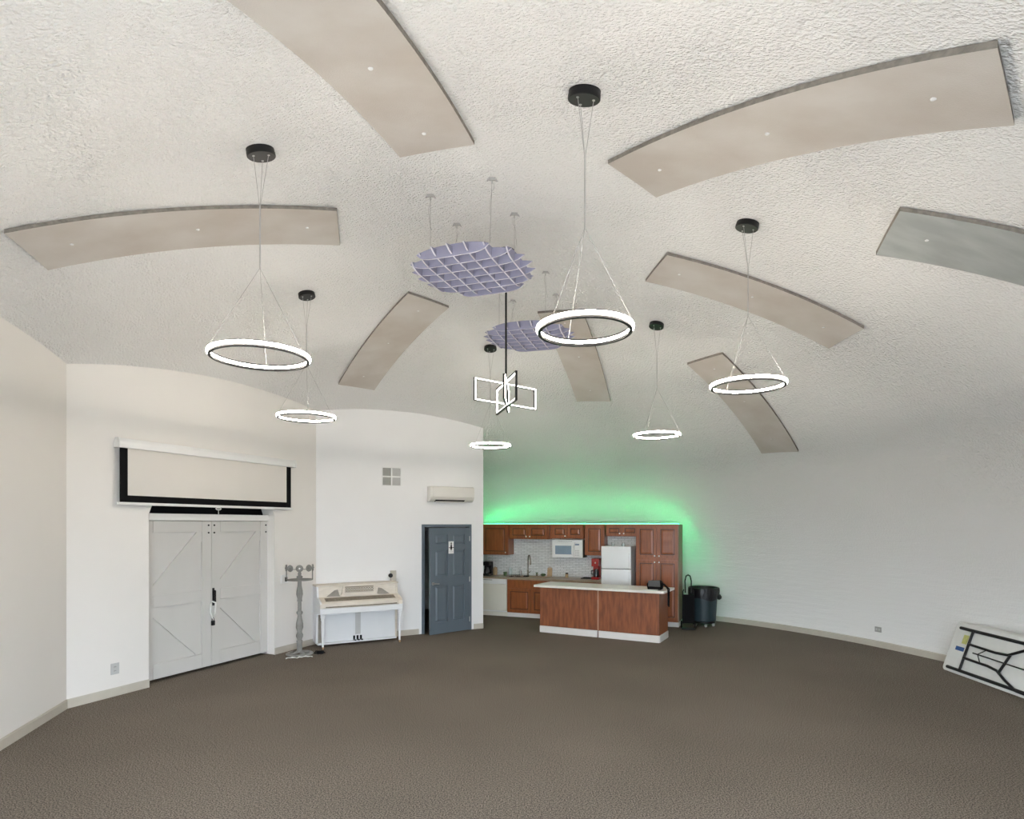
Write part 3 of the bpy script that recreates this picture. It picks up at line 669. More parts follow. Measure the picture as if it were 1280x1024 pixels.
# tall pantry
PW = KL-p795
t = kthing('pantry_cabinet', 'tall cherry pantry cabinet with four doors right of the fridge', 'cabinet', p795)
obj('body', box(BM(), 0, PW-.02, .0, KB, .1, ZTOP), 'cherry_wood', t)
obj('side_panel', box(BM(), PW-.02, PW, -.002, KB, .1, ZTOP), 'end_panel', t)
obj('toe_kick', box(BM(), .02, PW-.001, .02, .05, 0, .1), 'kick_white', t); obj('toe_kick', box(BM(), PW-.02, PW-.001, .051, KB, 0, .1), 'kick_white', t)
zmid = kz(822, 699, 0); g = .02; dw = (PW-3*g)/2
for k in range(2):
    add_door(t, g+k*(dw+g), zmid+.025, dw, ZTOP-zmid-.06, 'rb' if k == 0 else 'lb'); add_door(t, g+k*(dw+g), .13, dw, zmid-.025-.13, ['rt', 'lt'][k])
# fridge
fx0, fx1 = kx(751.5, -.13), kx(788.5, -.13); fh = kz(770, 683, -.1); fs = kz(770, 711.5, -.13)
fx1 = min(fx1, p795-.01)
t = kthing('refrigerator', 'white top-freezer refrigerator beside the tall pantry', 'refrigerator', fx0, -.13); FW = fx1-fx0
obj('body', box(BM(), .005, FW-.005, .07, .70, .03, fh-.005, .008), 'fridge_white', t)
for za, zb_, n_ in ((fs+.006, fh, 'freezer_door'), (.09, fs-.006, 'fridge_door')):
    d = obj(n_, box(BM(), 0, FW, 0, .06, za, zb_, .012), 'fridge_white', t, True)
    hz0, hz1 = ((za+.03, za+.33) if n_[0:2] == 'fr' and za > 1 else (zb_-.5, zb_-.03))
    obj('handle', box(BM(), FW-.055, FW-.03, -.035, .0, hz0, hz1, .008), 'fridge_white', d, True)
obj('door_gap', box(BM(), .01, FW-.01, .02, .07, fs-.006, fs+.006), 'seal_dark', t); obj('door_seal', box(BM(), .006, FW-.006, .0605, .0695, .1, fh-.02), 'seal_dark', t)
obj('kick_grille', box(BM(), .01, FW-.01, .05, .1, .0, .085), 'seal_dark', t)
# base units
x6 = kx(634, 0); x90 = kx(690, 0); CTZ = .90
t = kthing('dishwasher', 'white dishwasher at the left end of the worktop', 'dishwasher', .06); w_ = x6-.06-.006
obj('body', box(BM(), .005, w_-.005, .02, .58, .1, CTZ-.045), 'plastic_white', t); obj('door', box(BM(), 0, w_, -.02, .019, .13, CTZ-.16, .006), 'appliance_bisque', t)
d = obj('control_panel', box(BM(), 0, w_, -.022, .019, CTZ-.155, CTZ-.045, .005), 'plastic_white', t); obj('vent_slot', box(BM(), w_*.12, w_*.5, -.0232, -.022, CTZ-.075, CTZ-.065), 'seal_dark', d)
obj('toe_kick', box(BM(), 0, w_, .03, .05, .0, .095), 'appliance_bisque', t)
def base_cab(x0, x1, label, n_, drawers=True):
    t = kthing('base_cabinet', label, 'cabinet', x0, 0, 0, 'base cabinets of the kitchen'); w_ = x1-x0
    obj('body', box(BM(), 0, w_, .001, KB-.01, .1, CTZ-.045), 'cherry_wood', t)
    obj('toe_kick', box(BM(), 0, w_, .02, .05, 0, .1), 'kick_white', t)
    g = .02; dw = (w_-g*(n_+1))/n_
    for k in range(n_):
        add_door(t, g+k*(dw+g), .12, dw, .53, None)
    obj('drawer_front', box(BM(), g, w_-g, -.02, .0, .68, CTZ-.06, .004), 'cherry_wood', t)
    return t
base_cab(x6, x90+.1, 'cherry sink base cabinet right of the dishwasher', 2)
base_cab(x90+.104, (x90+fx0)/2+.02, 'cherry base cabinet mostly behind the island, under the microwave', 1)
base_cab((x90+fx0)/2+.024, fx0-.02, 'cherry base cabinet beside the fridge, mostly behind the island', 1)
# worktop with sink cut-out
sxa, sxb = kx(643, .2), kx(683, .2)
t = kthing('countertop', 'tan laminate worktop along the kitchen wall', 'countertop', 0, 0, CTZ-.04)
bm = BM()
for a in ((.02, sxa, -.03, KB-.014), (sxb, fx0-.02, -.03, KB-.014), (sxa, sxb, -.03, .12), (sxa, sxb, .52, KB-.014)): box(bm, a[0], a[1], a[2], a[3], 0, .04)
obj('slab', bm, 'counter_tan', t)
t = kthing('sink', 'tan inset kitchen sink in the worktop', 'sink', sxa, .12, CTZ-.15); w_ = sxb-sxa
bm = BM(); box(bm, .002, w_-.002, .002, .398, 0, .01); 
for a in ((.002, .014, .002, .398), (w_-.014, w_-.002, .002, .398), (.014, w_-.014, .002, .014), (.014, w_-.014, .386, .398)): box(bm, a[0], a[1], a[2], a[3], .01, .156)
obj('basin', bm, 'counter_tan', t)
bm = BM()
for a in ((-.015, w_+.015, -.015, .0015), (-.015, w_+.015, .3985, .415), (-.015, .0015, .0015, .3985), (w_-.0015, w_+.015, .0015, .3985)): box(bm, a[0], a[1], a[2], a[3], .1505, .16)
obj('rim', bm, 'counter_tan', t)
# tiled splashback
t = kthing('backsplash', 'grey glass strip-tile splashback behind the worktop', 'backsplash', 0, KB-.012, 0)
obj('tile_panel', box(BM(), .02, p795-.02, 0, .013, CTZ+.001, 1.93), 'glass_tile', t)
# microwave
mx0, mx1 = kx(690.5, UV-.08), kx(728, UV-.08); mz0, mz1 = kz(709, 697, UV-.08), kz(709, 675, UV-.08)
t = kthing('microwave', 'white over-counter microwave under the wall cabinets', 'microwave', mx0, UV-.08, mz0); w_, h_ = mx1-mx0, mz1-mz0
obj('body', box(BM(), 0, w_, .02, .38, 0, h_, .004), 'plastic_white', t)
d = obj('door', box(BM(), .0, w_*.72, -.01, .0195, .0, h_-.06, .005), 'plastic_white', t)
obj('window', box(BM(), .07, w_*.64, -.0125, -.01, .07, h_-.13, .001), 'oven_glass', d); obj('handle', tube(BM(), [(w_*.69, -.01, .04), (w_*.69, -.035, .06), (w_*.69, -.035, h_-.12), (w_*.69, -.01, h_-.1)], .009), 'plastic_white', d, True)
cpn = obj('control_panel', box(BM(), w_*.72+.003, w_, -.008, .0195, 0, h_-.06, .004), 'plastic_white', t)
for r_ in range(4):
    for c_ in range(3): obj('button', box(BM(), w_*.76+c_*.035, w_*.76+c_*.035+.026, -.0095, -.008, .04+r_*.035, .062+r_*.035), 'vent_light', cpn)
obj('display', box(BM(), w_*.76, w_*.76+.096, -.0095, -.008, h_-.12, h_-.085), 'oven_glass', cpn)
v_ = obj('top_grille', box(BM(), 0, w_, -.008, .0195, h_-.055, h_, .003), 'plastic_white', t)
for k in range(12): obj('slot', box(BM(), .2*w_+k*.028, .2*w_+k*.028+.018, -.0092, -.008, h_-.035, h_-.018), 'vent_light', v_)
obj('side_vent', box(BM(), w_, w_+.004, .05, .36, .0, h_), 'seal_dark', t)
# LED strip along the cabinet tops
t = kthing('led_strip', 'green LED light strip glowing along the top of the kitchen cabinets', 'light strip', 0, UV+.01, ZTOP)
obj('glow_tape', box(BM(), .05, KL-.04, .05, .075, .002, .018), 'led_green', t)
obj('carrier', box(BM(), .05, KL-.04, .0, .022, .001, .014), 'plastic_white', t)
me = None
for k in range(70):
    x = .07+k*(KL-.14)/69
    if me is None:
        bm = BM(); box(bm, -.013, .013, -.006, .0, .003, .017); o = obj('diode', bm, 'led_dot', t); me = o.data; o.location = (x, 0, 0)
    else: inst('diode', me, t, (x, 0, 0))
obj('side_tape', box(BM(), KL-.045, KL-.03, KB-UV+.004, KB-UV+.016, -1.2, -.01), 'led_green', t)
# ------------------------------------------------------------------ things on the worktop
def witem(name, label, cat, px, v, z=CTZ): return kthing(name, label, cat, kx(px, v), v, z)
t = witem('faucet', 'gooseneck pull-down kitchen faucet behind the sink', 'faucet', 660, .56)
obj('base', lathe(BM(), [(.03, 0), (.03, .012), (.021, .02), (.019, .12), (.016, .14)], 16), 'brass_steel', t, True)
pts = [(0, 0, .13), (0, 0, .39)]+[(0, -.085+.085*math.cos(a), .39+.1*math.sin(a)) for a in [math.pi*k/10 for k in range(1, 11)]]
M_ = Matrix.Rotation(R(38), 3, 'Z')
obj('neck', tube(BM(), [M_ @ Vector(p) for p in pts], .013, 10), 'brass_steel', t, True)
e = M_ @ Vector((0, -.17, .39)); obj('spray_head', tube(BM(), [e, e+Vector((0, 0, -.04)), e+Vector((0, 0, -.12))], [.014, .018, .02], 12), 'brass_steel', t, True)
obj('lever', tube(BM(), [(.015, 0, .08), (.05, -.01, .09), (.09, -.02, .13)], [.011, .009, .006]), 'brass_steel', t, True)
t = witem('coffee_maker', 'black coffee maker at the left end of the worktop', 'coffee maker', 609.5, .30)
obj('base', box(BM(), -.10, .09, -.13, .12, 0, .05, .01), 'black_metal', t); obj('tower', box(BM(), -.10, .09, .03, .12, .05, .33, .01), 'black_metal', t); obj('brew_head', box(BM(), -.10, .09, -.12, .03, .24, .33, .012), 'black_metal', t)
c = obj('carafe', lathe(BM(), [(.05, .052), (.068, .07), (.066, .14), (.045, .185), (.048, .2)], 18, (0, -.045, 0)), 'carafe', t, True); obj('handle', tube(BM(), [(.06, -.05, .17), (.11, -.06, .16), (.11, -.06, .1), (.066, -.05, .09)], .009), 'black_metal', c, True)
t = witem('canister', 'brown wooden canister beside the black coffee maker', 'canister', 619, .50)
obj('jar', lathe(BM(), [(.05, 0), (.052, .01), (.052, .15), (.046, .16)], 18), 'bamboo', t, True); obj('lid', lathe(BM(), [(.05, .16), (.05, .18), (.015, .185), (.015, .205)], 18), 'bamboo', t, True)
t = witem('herb_cup', 'small green cup left of the sink', 'cup', 631.5, .40)
obj('cup', lathe(BM(), [(.035, 0), (.045, .09), (.04, .09), (.031, .01)], 16, closed=True), 'leaf_green', t, True); obj('filling', lathe(BM(), [(.037, .07), (.03, .085), (.01, .09)], 12), 'leaf_green', t, True)
for px, lab, h_, mt in ((637.5, 'slim clear soap bottle left of the sink', .2, 'soap_clear'), (650.5, 'steel soap pump between the soap bottle and the faucet', .15, 'steel')):
    t = witem('soap_dispenser', lab, 'soap dispenser', px, .50)
    obj('bottle', lathe(BM(), [(.03, 0), (.034, .01), (.034, h_*.7), (.015, h_*.85), (.015, h_*.95)], 16), mt, t, True); obj('pump', tube(BM(), [(0, 0, h_*.9), (0, 0, h_+.05), (.0, -.045, h_+.055)], .007), 'steel', t, True)
t = witem('dish_rack', 'low dark drying rack in front of the soap bottles', 'dish rack', 643.5, .22); bm = BM()
for k in range(5): tube(bm, [(-.1+k*.05, -.06, .004), (-.1+k*.05, -.06, .05), (-.1+k*.05, .06, .05), (-.1+k*.05, .06, .004)], .005, 5)
obj('wires', bm, 'black_metal', t); bm = BM(); box(bm, -.12, .12, -.075, .075, .0, .006); obj('tray', bm, 'black_matte', t)
t = witem('dish_cloth', 'dark folded cloth on the sink edge below the faucet', 'cloth', 657.5, .16, CTZ+.012); obj('fold', box(BM(), -.06, .06, -.03, .04, .0, .018, .007), 'black_matte', t)
obj('upper_fold', box(BM(), -.05, .05, -.02, .035, .018, .034, .007), 'seal_dark', t)
t = witem('sponge_holder', 'small green bowl with sponge right of the faucet', 'bowl', 679, .535)
obj('bowl', lathe(BM(), [(.03, 0), (.07, .05), (.066, .05), (.028, .006)], 18, closed=True), 'leaf_green', t, True); obj('sponge', box(BM(), -.04, .04, -.025, .025, .02, .07, .006), 'leaf_green', t)
t = witem('small_plant', 'tiny green sprig pot near the faucet', 'plant', 671, .565); obj('pot', lathe(BM(), [(.02, 0), (.027, .045), (.023, .045), (.017, .004)], 14, closed=True), 'brass_steel', t, True)
for k in range(5): a = k*1.25; obj('leaf', tube(BM(), [(0, 0, .03), (.015*math.cos(a), .015*math.sin(a), .07), (.03*math.cos(a), .03*math.sin(a), .09)], [.004, .009, .002], 6), 'leaf_green', t, True)
t = witem('cutting_board', 'upright bamboo cutting board leaning on the splashback', 'board', 687, .55); bm = BM(); box(bm, -.06, .06, -.01, .008, 0, .20, .006); o_ = obj('board', bm, 'bamboo', t); o_.rotation_euler = (R(-8), 0, 0); o_ = obj('grip', tube(BM(), [(-.03, 0, .2), (-.025, .0, .225), (.025, .0, .225), (.03, 0, .2)], .008), 'bamboo', t, True); o_.rotation_euler = (R(-8), 0, 0)
t = witem('spice_jar', 'small brown jar on the worktop below the microwave', 'jar', 708.5, .45); obj('glass', lathe(BM(), [(.032, 0), (.036, .008), (.036, .07), (.028, .085)], 16), 'bamboo', t, True); obj('lid', lathe(BM(), [(.032, .085), (.032, .105), (.02, .11)], 16), 'black_metal', t, True)
t = witem('stovetop_tray', 'dark flat tray on the worktop left of the red coffee maker', 'tray', 735, .42); bm = BM(); box(bm, -.13, .13, -.14, .14, 0, .008, .003); obj('plate', bm, 'carafe', t)
bm = BM()
for a in ((-.13, .13, -.14, -.13), (-.13, .13, .13, .14), (-.13, -.12, -.13, .13), (.12, .13, -.13, .13)): box(bm, a[0], a[1], a[2], a[3], .008, .02)
obj('lip', bm, 'black_metal', t)
t = witem('coffee_maker', 'tall red coffee maker beside the fridge', 'coffee maker', 746, .34)
obj('base', box(BM(), -.09, .08, -.14, .12, 0, .06, .012), 'red_gloss', t); obj('tower', box(BM(), -.09, .08, .02, .12, .06, .46, .014), 'red_gloss', t); obj('brew_head', box(BM(), -.09, .08, -.13, .02, .29, .46, .014), 'red_gloss', t)
c = obj('carafe', lathe(BM(), [(.045, .062), (.062, .08), (.06, .16), (.04, .215), (.044, .23)], 18, (0, -.055, 0)), 'carafe', t, True); obj('handle', tube(BM(), [(-.055, -.07, .2), (-.1, -.09, .19), (-.1, -.09, .12), (-.06, -.07, .11)], .009), 'black_metal', c, True)
obj('control_dial', lathe(BM(), [(.018, 0), (.018, .012), (.012, .016)], 14, (0, -.13, .37), M=Matrix.Rotation(R(90), 3, 'X')), 'steel', t, True)
# boxes on top of the fridge (seen in the gap under the short cabinet)
for px, lab, wd in ((766, 'small pale glass jar on top of the fridge, left one', .05), (779, 'small pale glass jar on top of the fridge, right one', .05)):
    t = kthing('glass_jar', lab, 'jar', kx(px, .1), .1, fh-.005); obj('glass', lathe(BM(), [(.03, .001), (.034, .01), (.034, .05), (.025, .06)], 14), 'soap_clear', t, True); obj('lid', lathe(BM(), [(.028, .06), (.028, .075), (.01, .078)], 14), 'steel', t, True)
# ------------------------------------------------------------------ island
i0, i1 = floor_pt(675, 790), floor_pt(824, 804); di = i1-i0; IA = math.atan2(di.y, di.x); IL = di.length; ID = .62
I = Frame(i0, IA)
t = thing('kitchen_island', 'cherry wood kitchen island with white base boards', 'island', i0, IA)
obj('core', box(BM(), .02, IL-.02, .02, ID, .0, .88), 'cherry_dark', t)
mid = I.x(747.5)
for xa, xb in ((0, mid-.012), (mid+.012, IL)): obj('front_panel', box(BM(), xa, xb, -.0, .02, .13, .885, .002), 'island_wood', t)
obj('seam_batten', box(BM(), mid-.0115, mid+.0115, -.002, .019, .13, .885), 'seam_wood', t)
for xa in (0, IL-.02): obj('end_board', box(BM(), xa, xa+.02, .0205, ID, .13, .885), 'cherry_wood', t)
for xa, xb in ((0, mid-.014), (mid+.014, IL)): obj('base_board', box(BM(), xa, xb, -.014, .019, 0, .125, .003), 'kick_white', t)
obj('base_board', box(BM(), IL-.019, IL+.012, .0195, ID, 0, .125, .003), 'kick_white', t)
t = thing('island_top', 'white laminate top of the kitchen island', 'countertop', I.w(0, 0, .885), IA)
xa, xb = I.x(667, -.07), I.x(830, -.07)
bm = BM(); prism(bm, [(xa, -.07), (xb-.05, -.07), (xb-.012, -.058), (xb, -.03), (xb, ID+.1), (xa, ID+.1)], 0.001, .045, 'z', .006); obj('slab', bm, 'island_top', t)
zt_ = .93
bx = I.x(819, .18)
t = thing('black_bag', 'black padded bag on the right end of the island with strap hanging down', 'bag', I.w(bx, .2, zt_+.001), IA)
bm = BM(); prism(bm, [(-.13, 0), (.12, 0), (.135, .1), (.10, .165), (-.1, .16), (-.145, .10)], -.09, .09, 'y', .025); obj('bag_body', bm, 'black_matte', t, True)
obj('flap', prism(BM(), [(-.11, .06), (.11, .06), (.105, .172), (-.105, .168)], -.1, -.089, 'y', .003), 'seal_dark', t)
obj('strap', tube(BM(), [(.12, -.02, .12), (.16, -.03, .10), (xb-bx+.014, -.05, .02), (xb-bx+.02, -.05, -.12), (xb-bx+.018, -.05, -.27), (xb-bx+.03, -.03, -.3), (xb-bx+.03, -.02, -.1), (xb-bx+.02, .02, .02), (.14, .05, .1)], .011), 'black_matte', t, True)
t = thing('paper_stack', 'pale green papers lying beside the black bag', 'papers', I.w(I.x(812, .0), .0, zt_+.001), IA)
for k in range(3): o_ = obj('sheet', box(BM(), -.1, .14, -.05, .09, k*.003, k*.003+.0025), 'teal_paper' if k < 2 else 'paper_white', t); o_.rotation_euler = (0, 0, R(-6+8*k))
# ------------------------------------------------------------------ bin on dolly and hand truck
bp_ = floor_pt(877.5, 783)+Vector((.05, .05, 0))
t = thing('trash_can', 'dark blue-grey round trash can with black liner on wheeled dolly', 'trash can', bp_, R(20))
obj('dolly', lathe(BM(), [(.22, .075), (.235, .085), (.235, .11), (.2, .12)], 24), 'black_metal', t, True)
for k in range(5):
    a = 2*math.pi*k/5+.5; x, y = .19*math.cos(a), .19*math.sin(a)
    cs = obj('caster', lathe(BM(), [(.028, -.012), (.036, -.008), (.036, .008), (.028, .012)], 14, (x, y, .036), M=Matrix.Rotation(R(90), 3, 'Y')), 'caster_grey', t, True)
    obj('fork', box(BM(), x-.016, x+.016, y-.012, y+.012, .05, .078), 'steel', cs)
hb = .80
obj('barrel', lathe(BM(), [(.235, .12), (.245, .13), (.28, hb-.05), (.30, hb-.05), (.30, hb), (.285, hb), (.27, hb-.06), (.24, .15)], 32, closed=True), 'bin_blue', t, True)
bm = BM(); n = 40; rings = []
for r_, z_ in ((.24, hb-.25), (.278, hb-.02), (.29, hb+.012), (.312, hb), (.318, hb-.06), (.315, hb-.14)):
    ring = []
    for k in range(n):
        a = 2*math.pi*k/n; wob = 1+.02*math.sin(7*a)+.015*math.sin(13*a+1); zz = z_-(.10*max(0, math.sin(a*1.0-2.1))+.05*math.sin(3*a))*(1 if z_ < hb-.1 and r_ > .3 else .0)
        ring.append(bm.verts.new((r_*(wob if r_ > .3 else 1)*math.cos(a), r_*(wob if r_ > .3 else 1)*math.sin(a), zz)))
    rings.append(ring)
for i in range(len(rings)-1):
    for k in range(n): bm.faces.new((rings[i][k], rings[i][(k+1) % n], rings[i+1][(k+1) % n], rings[i+1][k]))
obj('liner_bag', bm, 'bag_black', t, True)
obj('bag_knot', lathe(BM(), [(.01, -.09), (.05, -.06), (.055, -.02), (.03, .02), (.012, .03)], 10, (.31, -.1, hb-.17)), 'bag_black', t, True)
hp = floor_pt(857, 786)+Vector((.045, -.03, 0))
t = thing('hand_truck', 'black folding hand truck standing between pantry and trash can', 'hand truck', hp, R(-15))
hs = 1.08; t.scale = (.78, 1, 1)
obj('frame', (lambda bm: (tube(bm, [(-.13, .0, .1), (-.13, .08, .75), (-.11, .10, .78)], .016), tube(bm, [(.13, .0, .1), (.13, .08, .75), (.11, .10, .78)], .016), [tube(bm, [(-.13, .0+.08*(z-.1)/.65, z), (.13, .0+.08*(z-.1)/.65, z)], .012) for z in (.2, .42, .62)], bm)[-1])(BM()), 'black_metal', t, True)
obj('handle', tube(BM(), [(-.07, .08, .72), (-.08, .12, hs-.12), (-.05, .135, hs-.02), (.0, .14, hs), (.05, .135, hs-.02), (.08, .12, hs-.12), (.07, .08, .72)], .016), 'black_metal', t, True)
obj('toe_plate', box(BM(), -.17, .17, -.2, .02, .015, .03, .003), 'black_metal', t)
obj('folded_deck', box(BM(), -.15, .15, -.045, -.02, .12, .70, .008), 'black_matte', t)
for s in (-1, 1):
    wh = obj('wheel', lathe(BM(), [(.05, -.02), (.08, -.015), (.08, .015), (.05, .02)], 20, (s*.17, .03, .082), M=Matrix.Rotation(R(90), 3, 'Y')), 'black_matte', t, True)
    obj('hub', lathe(BM(), [(.03, -.024), (.03, .024)], 14, (s*.17, .03, .082), M=Matrix.Rotation(R(90), 3, 'Y')), 'caster_grey', wh, True)
# ------------------------------------------------------------------ piano
PF = FC; x0 = -.06; pw = 1.44
t = thing('piano', 'cream and white upright console piano against the white wall', 'piano', at(FC, x0, -.03), FC.th)
HT = 1.06; kb0, kb1 = .60, .66
side = [(0, .06), (0, HT-.02), (-.30, HT-.02), (-.34, .86), (-.56, .80), (-.60, .76), (-.60, .60), (-.30, .56), (-.27, .06)]
for xa in (0, pw-.035): obj('side_panel', prism(BM(), side, xa, xa+.035, 'x', .004), 'piano_cream' if xa else 'piano_white', t)
obj('back_case', box(BM(), .036, pw-.036, -.25, -.005, .05, HT-.03), 'piano_cream', t)
obj('top_lid', box(BM(), -.012, pw+.012, -.325, .0, HT-.02, HT+.005, .006), 'piano_cream', t)
ub = obj('upper_panel', prism(BM(), [(-.255, .80), (-.34, .80), (-.30, HT-.025), (-.255, HT-.025)], .037, pw-.037, 'x'), 'piano_cream', t)
sl = lambda z: -.345+(z-.84)*.22
for sx_i in (-1, 1):
    a = [(pw/2+sx_i*.33, .865), (pw/2+sx_i*.56, .865), (pw/2+sx_i*.42, .965), (pw/2+sx_i*.36, .98)]
    if sx_i < 0: a = a[::-1]
    bm = BM(); v = [bm.verts.new((x, sl(z)-.004, z)) for x, z in a]; v2 = [bm.verts.new((x, sl(z)+.004, z)) for x, z in a]
    bm.faces.new(v); [bm.faces.new((v[k], v[(k+1) % 4], v2[(k+1) % 4], v2[k])) for k in range(4)]; bmesh.ops.recalc_face_normals(bm, faces=bm.faces[:])
    obj('fret_inlay', bm, 'piano_shadow', ub)
md = obj('music_desk', prism(BM(), [(pw/2-.36, .855), (pw/2+.36, .855), (pw/2+.31, .89), (pw/2+.28, HT-.005), (pw/2-.28, HT-.005), (pw/2-.31, .89)], -.385, -.352, 'y', .004), 'piano_cream', t)
obj('fretwork', box(BM(), pw/2-.25, pw/2+.25, -.388, -.385, .925, HT-.03), 'piano_fret', md)
me = None
for r_ in range(2):
    for k in range(11):
        if me is None:
            bm = BM(); pts = [(.019*math.cos(a), 0, .019*math.sin(a)) for a in [2*math.pi*q/10 for q in range(10)]]; tube(bm, pts, .004, 5, True); o_ = obj('fret_ring', bm, 'piano_cream', md); me = o_.data; o_.location = (pw/2-.225+k*.045, -.390, .95+r_*.045)
        else: inst('fret_ring', me, md, (pw/2-.225+k*.045, -.390, .95+r_*.045))
for a in ((-.27, -.25, .905, HT-.01), (.25, .27, .905, HT-.01), (-.25, .25, .905, .925), (-.25, .25, HT-.03, HT-.01)): obj('desk_moulding', box(BM(), pw/2+a[0], pw/2+a[1], -.394, -.3855, a[2], a[3], .002), 'piano_cream', md)
fb = obj('fallboard', prism(BM(), [(-.30, .805), (-.345, .855), (-.40, .845), (-.555, .80), (-.585, .775), (-.585, .70), (-.30, .70)], .037, pw-.037, 'x', .006), 'piano_cream', t, True)
obj('decorative_band', prism(BM(), [(-.41, .846), (-.545, .806), (-.545, .8085), (-.41, .8485)], .11, pw-.11, 'x'), 'piano_fret', fb)
obj('lower_band', box(BM(), .10, pw-.10, -.589, -.585, .705, .722), 'piano_fret', fb)
obj('name_plate', box(BM(), pw/2-.11, pw/2+.11, -.43, -.42, .846, .850), 'piano_shadow', fb)
obj('key_bed', box(BM(), -.004, pw+.004, -.615, -.2, kb0, .697, .006), 'piano_white', t)
for xa in (.0, pw-.085): obj('cheek_block', box(BM(), xa+.002, xa+.083, -.606, -.59, .698, .77, .004), 'piano_cream', t)
obj('lower_panel', box(BM(), .10, pw-.04, -.30, -.252, .07, kb0-.003, .004), 'piano_white', t)
obj('centre_strip', box(BM(), pw/2-.05, pw/2+.045, -.306, -.3005, .17, kb0-.003), 'vent_light', t)
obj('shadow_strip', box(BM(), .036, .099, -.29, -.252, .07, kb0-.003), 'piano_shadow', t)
obj('toe_rail', box(BM(), .02, pw-.02, -.33, -.01, .035, .068, .004), 'piano_white', t)
for xa in (.055, pw-.045):
    lg = obj('front_leg', (lambda bm: (box(bm, xa-.035, xa+.03, -.60, -.54, .53, kb0-.001, .004), lathe(bm, [(.03, .53), (.034, .50), (.024, .48), (.029, .40), (.018, .06), (.022, .05)], 16, (xa-.002, -.57, 0)), bm)[-1])(BM()), 'piano_white', t, True)
    obj('caster', lathe(BM(), [(.015, -.01), (.024, -.008), (.024, .008), (.015, .01)], 14, (xa, -.57, .025), M=Matrix.Rotation(R(90), 3, 'Y')), 'bamboo', lg, True)
for k in range(3): obj('pedal', box(BM(), pw/2-.085+k*.06, pw/2-.055+k*.06, -.40, -.30, .075, .09, .004), 'black_metal', t)
for k in range(3): obj('pedal_slot', box(BM(), pw/2-.088+k*.06, pw/2-.052+k*.06, -.303, -.3005, .07, .15), 'black_matte', t)
for xa in (.1, pw-.1): obj('back_caster', lathe(BM(), [(.012, -.01), (.018, -.008), (.018, .008), (.012, .01)], 12, (xa, -.1, .018), M=Matrix.Rotation(R(90), 3, 'Y')), 'black_metal', t)
# ------------------------------------------------------------------ turned grey stand
sp_ = floor_pt(374.5, 818)
t = thing('turned_coat_stand', 'weathered grey turned-wood stand with five round rosettes on a hoop', 'stand', sp_, R(19))
prof = [(.052, .03), (.052, .20), (.060, .205), (.060, .22), (.045, .235), (.05, .25), (.068, .29), (.07, .32), (.045, .36), (.05, .38), (.074, .44), (.07, .50), (.045, .60), (.04, .64), (.062, .67), (.062, .69), (.038, .715), (.036, .86), (.05, .865), (.05, .88), (.045, .90), (.066, .98), (.06, 1.04), (.042, 1.11), (.036, 1.24), (.06, 1.245), (.062, 1.27), (.03, 1.285), (.036, 1.31), (.02, 1.36), (.02, 1.40)]
obj('pole', lathe(BM(), [(r_*.78, z_) for r_, z_ in prof], 24), 'pole_grey', t, True)
bm = BM(); n = 24
obj('base_ring', lathe(BM(), [(.15, .004), (.21, .004), (.215, .018), (.20, .03), (.16, .03), (.15, .02)], 32, closed=True), 'pole_grey', t, True)
for k in range(4):
    a = k*math.pi/2+.4; obj('base_spoke', tube(BM(), [(.04*math.cos(a), .04*math.sin(a), .035), (.1*math.cos(a+.2), .1*math.sin(a+.2), .02), (.17*math.cos(a), .17*math.sin(a), .018)], [.022, .03, .02], 8), 'pole_grey', t, True)
rr = .2; hp_ = [(rr*math.cos(2*math.pi*k/32), rr*math.sin(2*math.pi*k/32), 1.215) for k in range(32)]
obj('hoop', tube(BM(), hp_, .009, 6, True), 'pole_grey', t, True)
obj('hoop_bar', tube(BM(), [(-rr, 0, 1.215), (rr, 0, 1.215)], .008, 6), 'pole_grey', t, True)
for k in range(5):
    a = -math.pi/2+(k-2)*math.pi/4
    x, y = rr*math.cos(a), rr*math.sin(a)
    if k in (0, 4): obj('upright', tube(BM(), [(x, y, 1.21), (x, y, 1.37)], .009, 6), 'pole_grey', t, True)
    else: obj('arm', tube(BM(), [(0, 0, 1.38), (x*.95, y*.95, 1.395)], .005, 6), 'pole_grey', t, True)
    Mr = Matrix.Rotation(a+math.pi/2, 3, 'Z') @ Matrix.Rotation(R(90), 3, 'X')
    ro = obj('rosette', lathe(BM(), [(.052, -.012), (.057, 0), (.052, .014), (.042, .018), (.032, .010), (.012, .012)], 20, (x, y, 1.41), M=Mr), 'pole_grey', t, True)
    obj('boss', lathe(BM(), [(.014, .012), (.012, .022), (.004, .026)], 12, (x, y, 1.41), M=Mr), 'paper_white' if k == 2 else 'pole_grey', ro, True)
t = thing('paper_strip', 'crumpled white paper strip on the carpet before the grey stand', 'paper', floor_pt(374, 822.5), R(24))
bm = BM(); pr = None
for i in range(13):
    u = -.2+.4*i/12; z = .006+.012*abs(math.sin(i*1.3)); y = .02*math.sin(i*.9)
    c = [bm.verts.new((u, y-.03, z)), bm.verts.new((u, y+.03, z+.006*math.cos(i*2))), bm.verts.new((u, y+.03, z-.004)), bm.verts.new((u, y-.03, z-.004))]
    if pr: [bm.faces.new((pr[k], c[k], c[(k+1) % 4], pr[(k+1) % 4])) for k in range(4)]
    pr = c
obj('strip', bm, 'paper_white', t)
t = thing('power_adapter', 'black power adapter and coiled cord beside the piano leg', 'adapter', floor_pt(400, 817.5), R(20))
bm = BM(); box(bm, -.05, .05, -.03, .03, .0, .05, .008); obj('brick', bm, 'black_matte', t)
cp_ = [(.09*math.cos(a)*(1-.02*a)-.01, .07*math.sin(a), .012+.006*math.sin(a*1.7)+.002*a) for a in [k*.4 for k in range(40)]]
obj('cord', tube(BM(), cp_, .006, 5), 'black_matte', t, True)
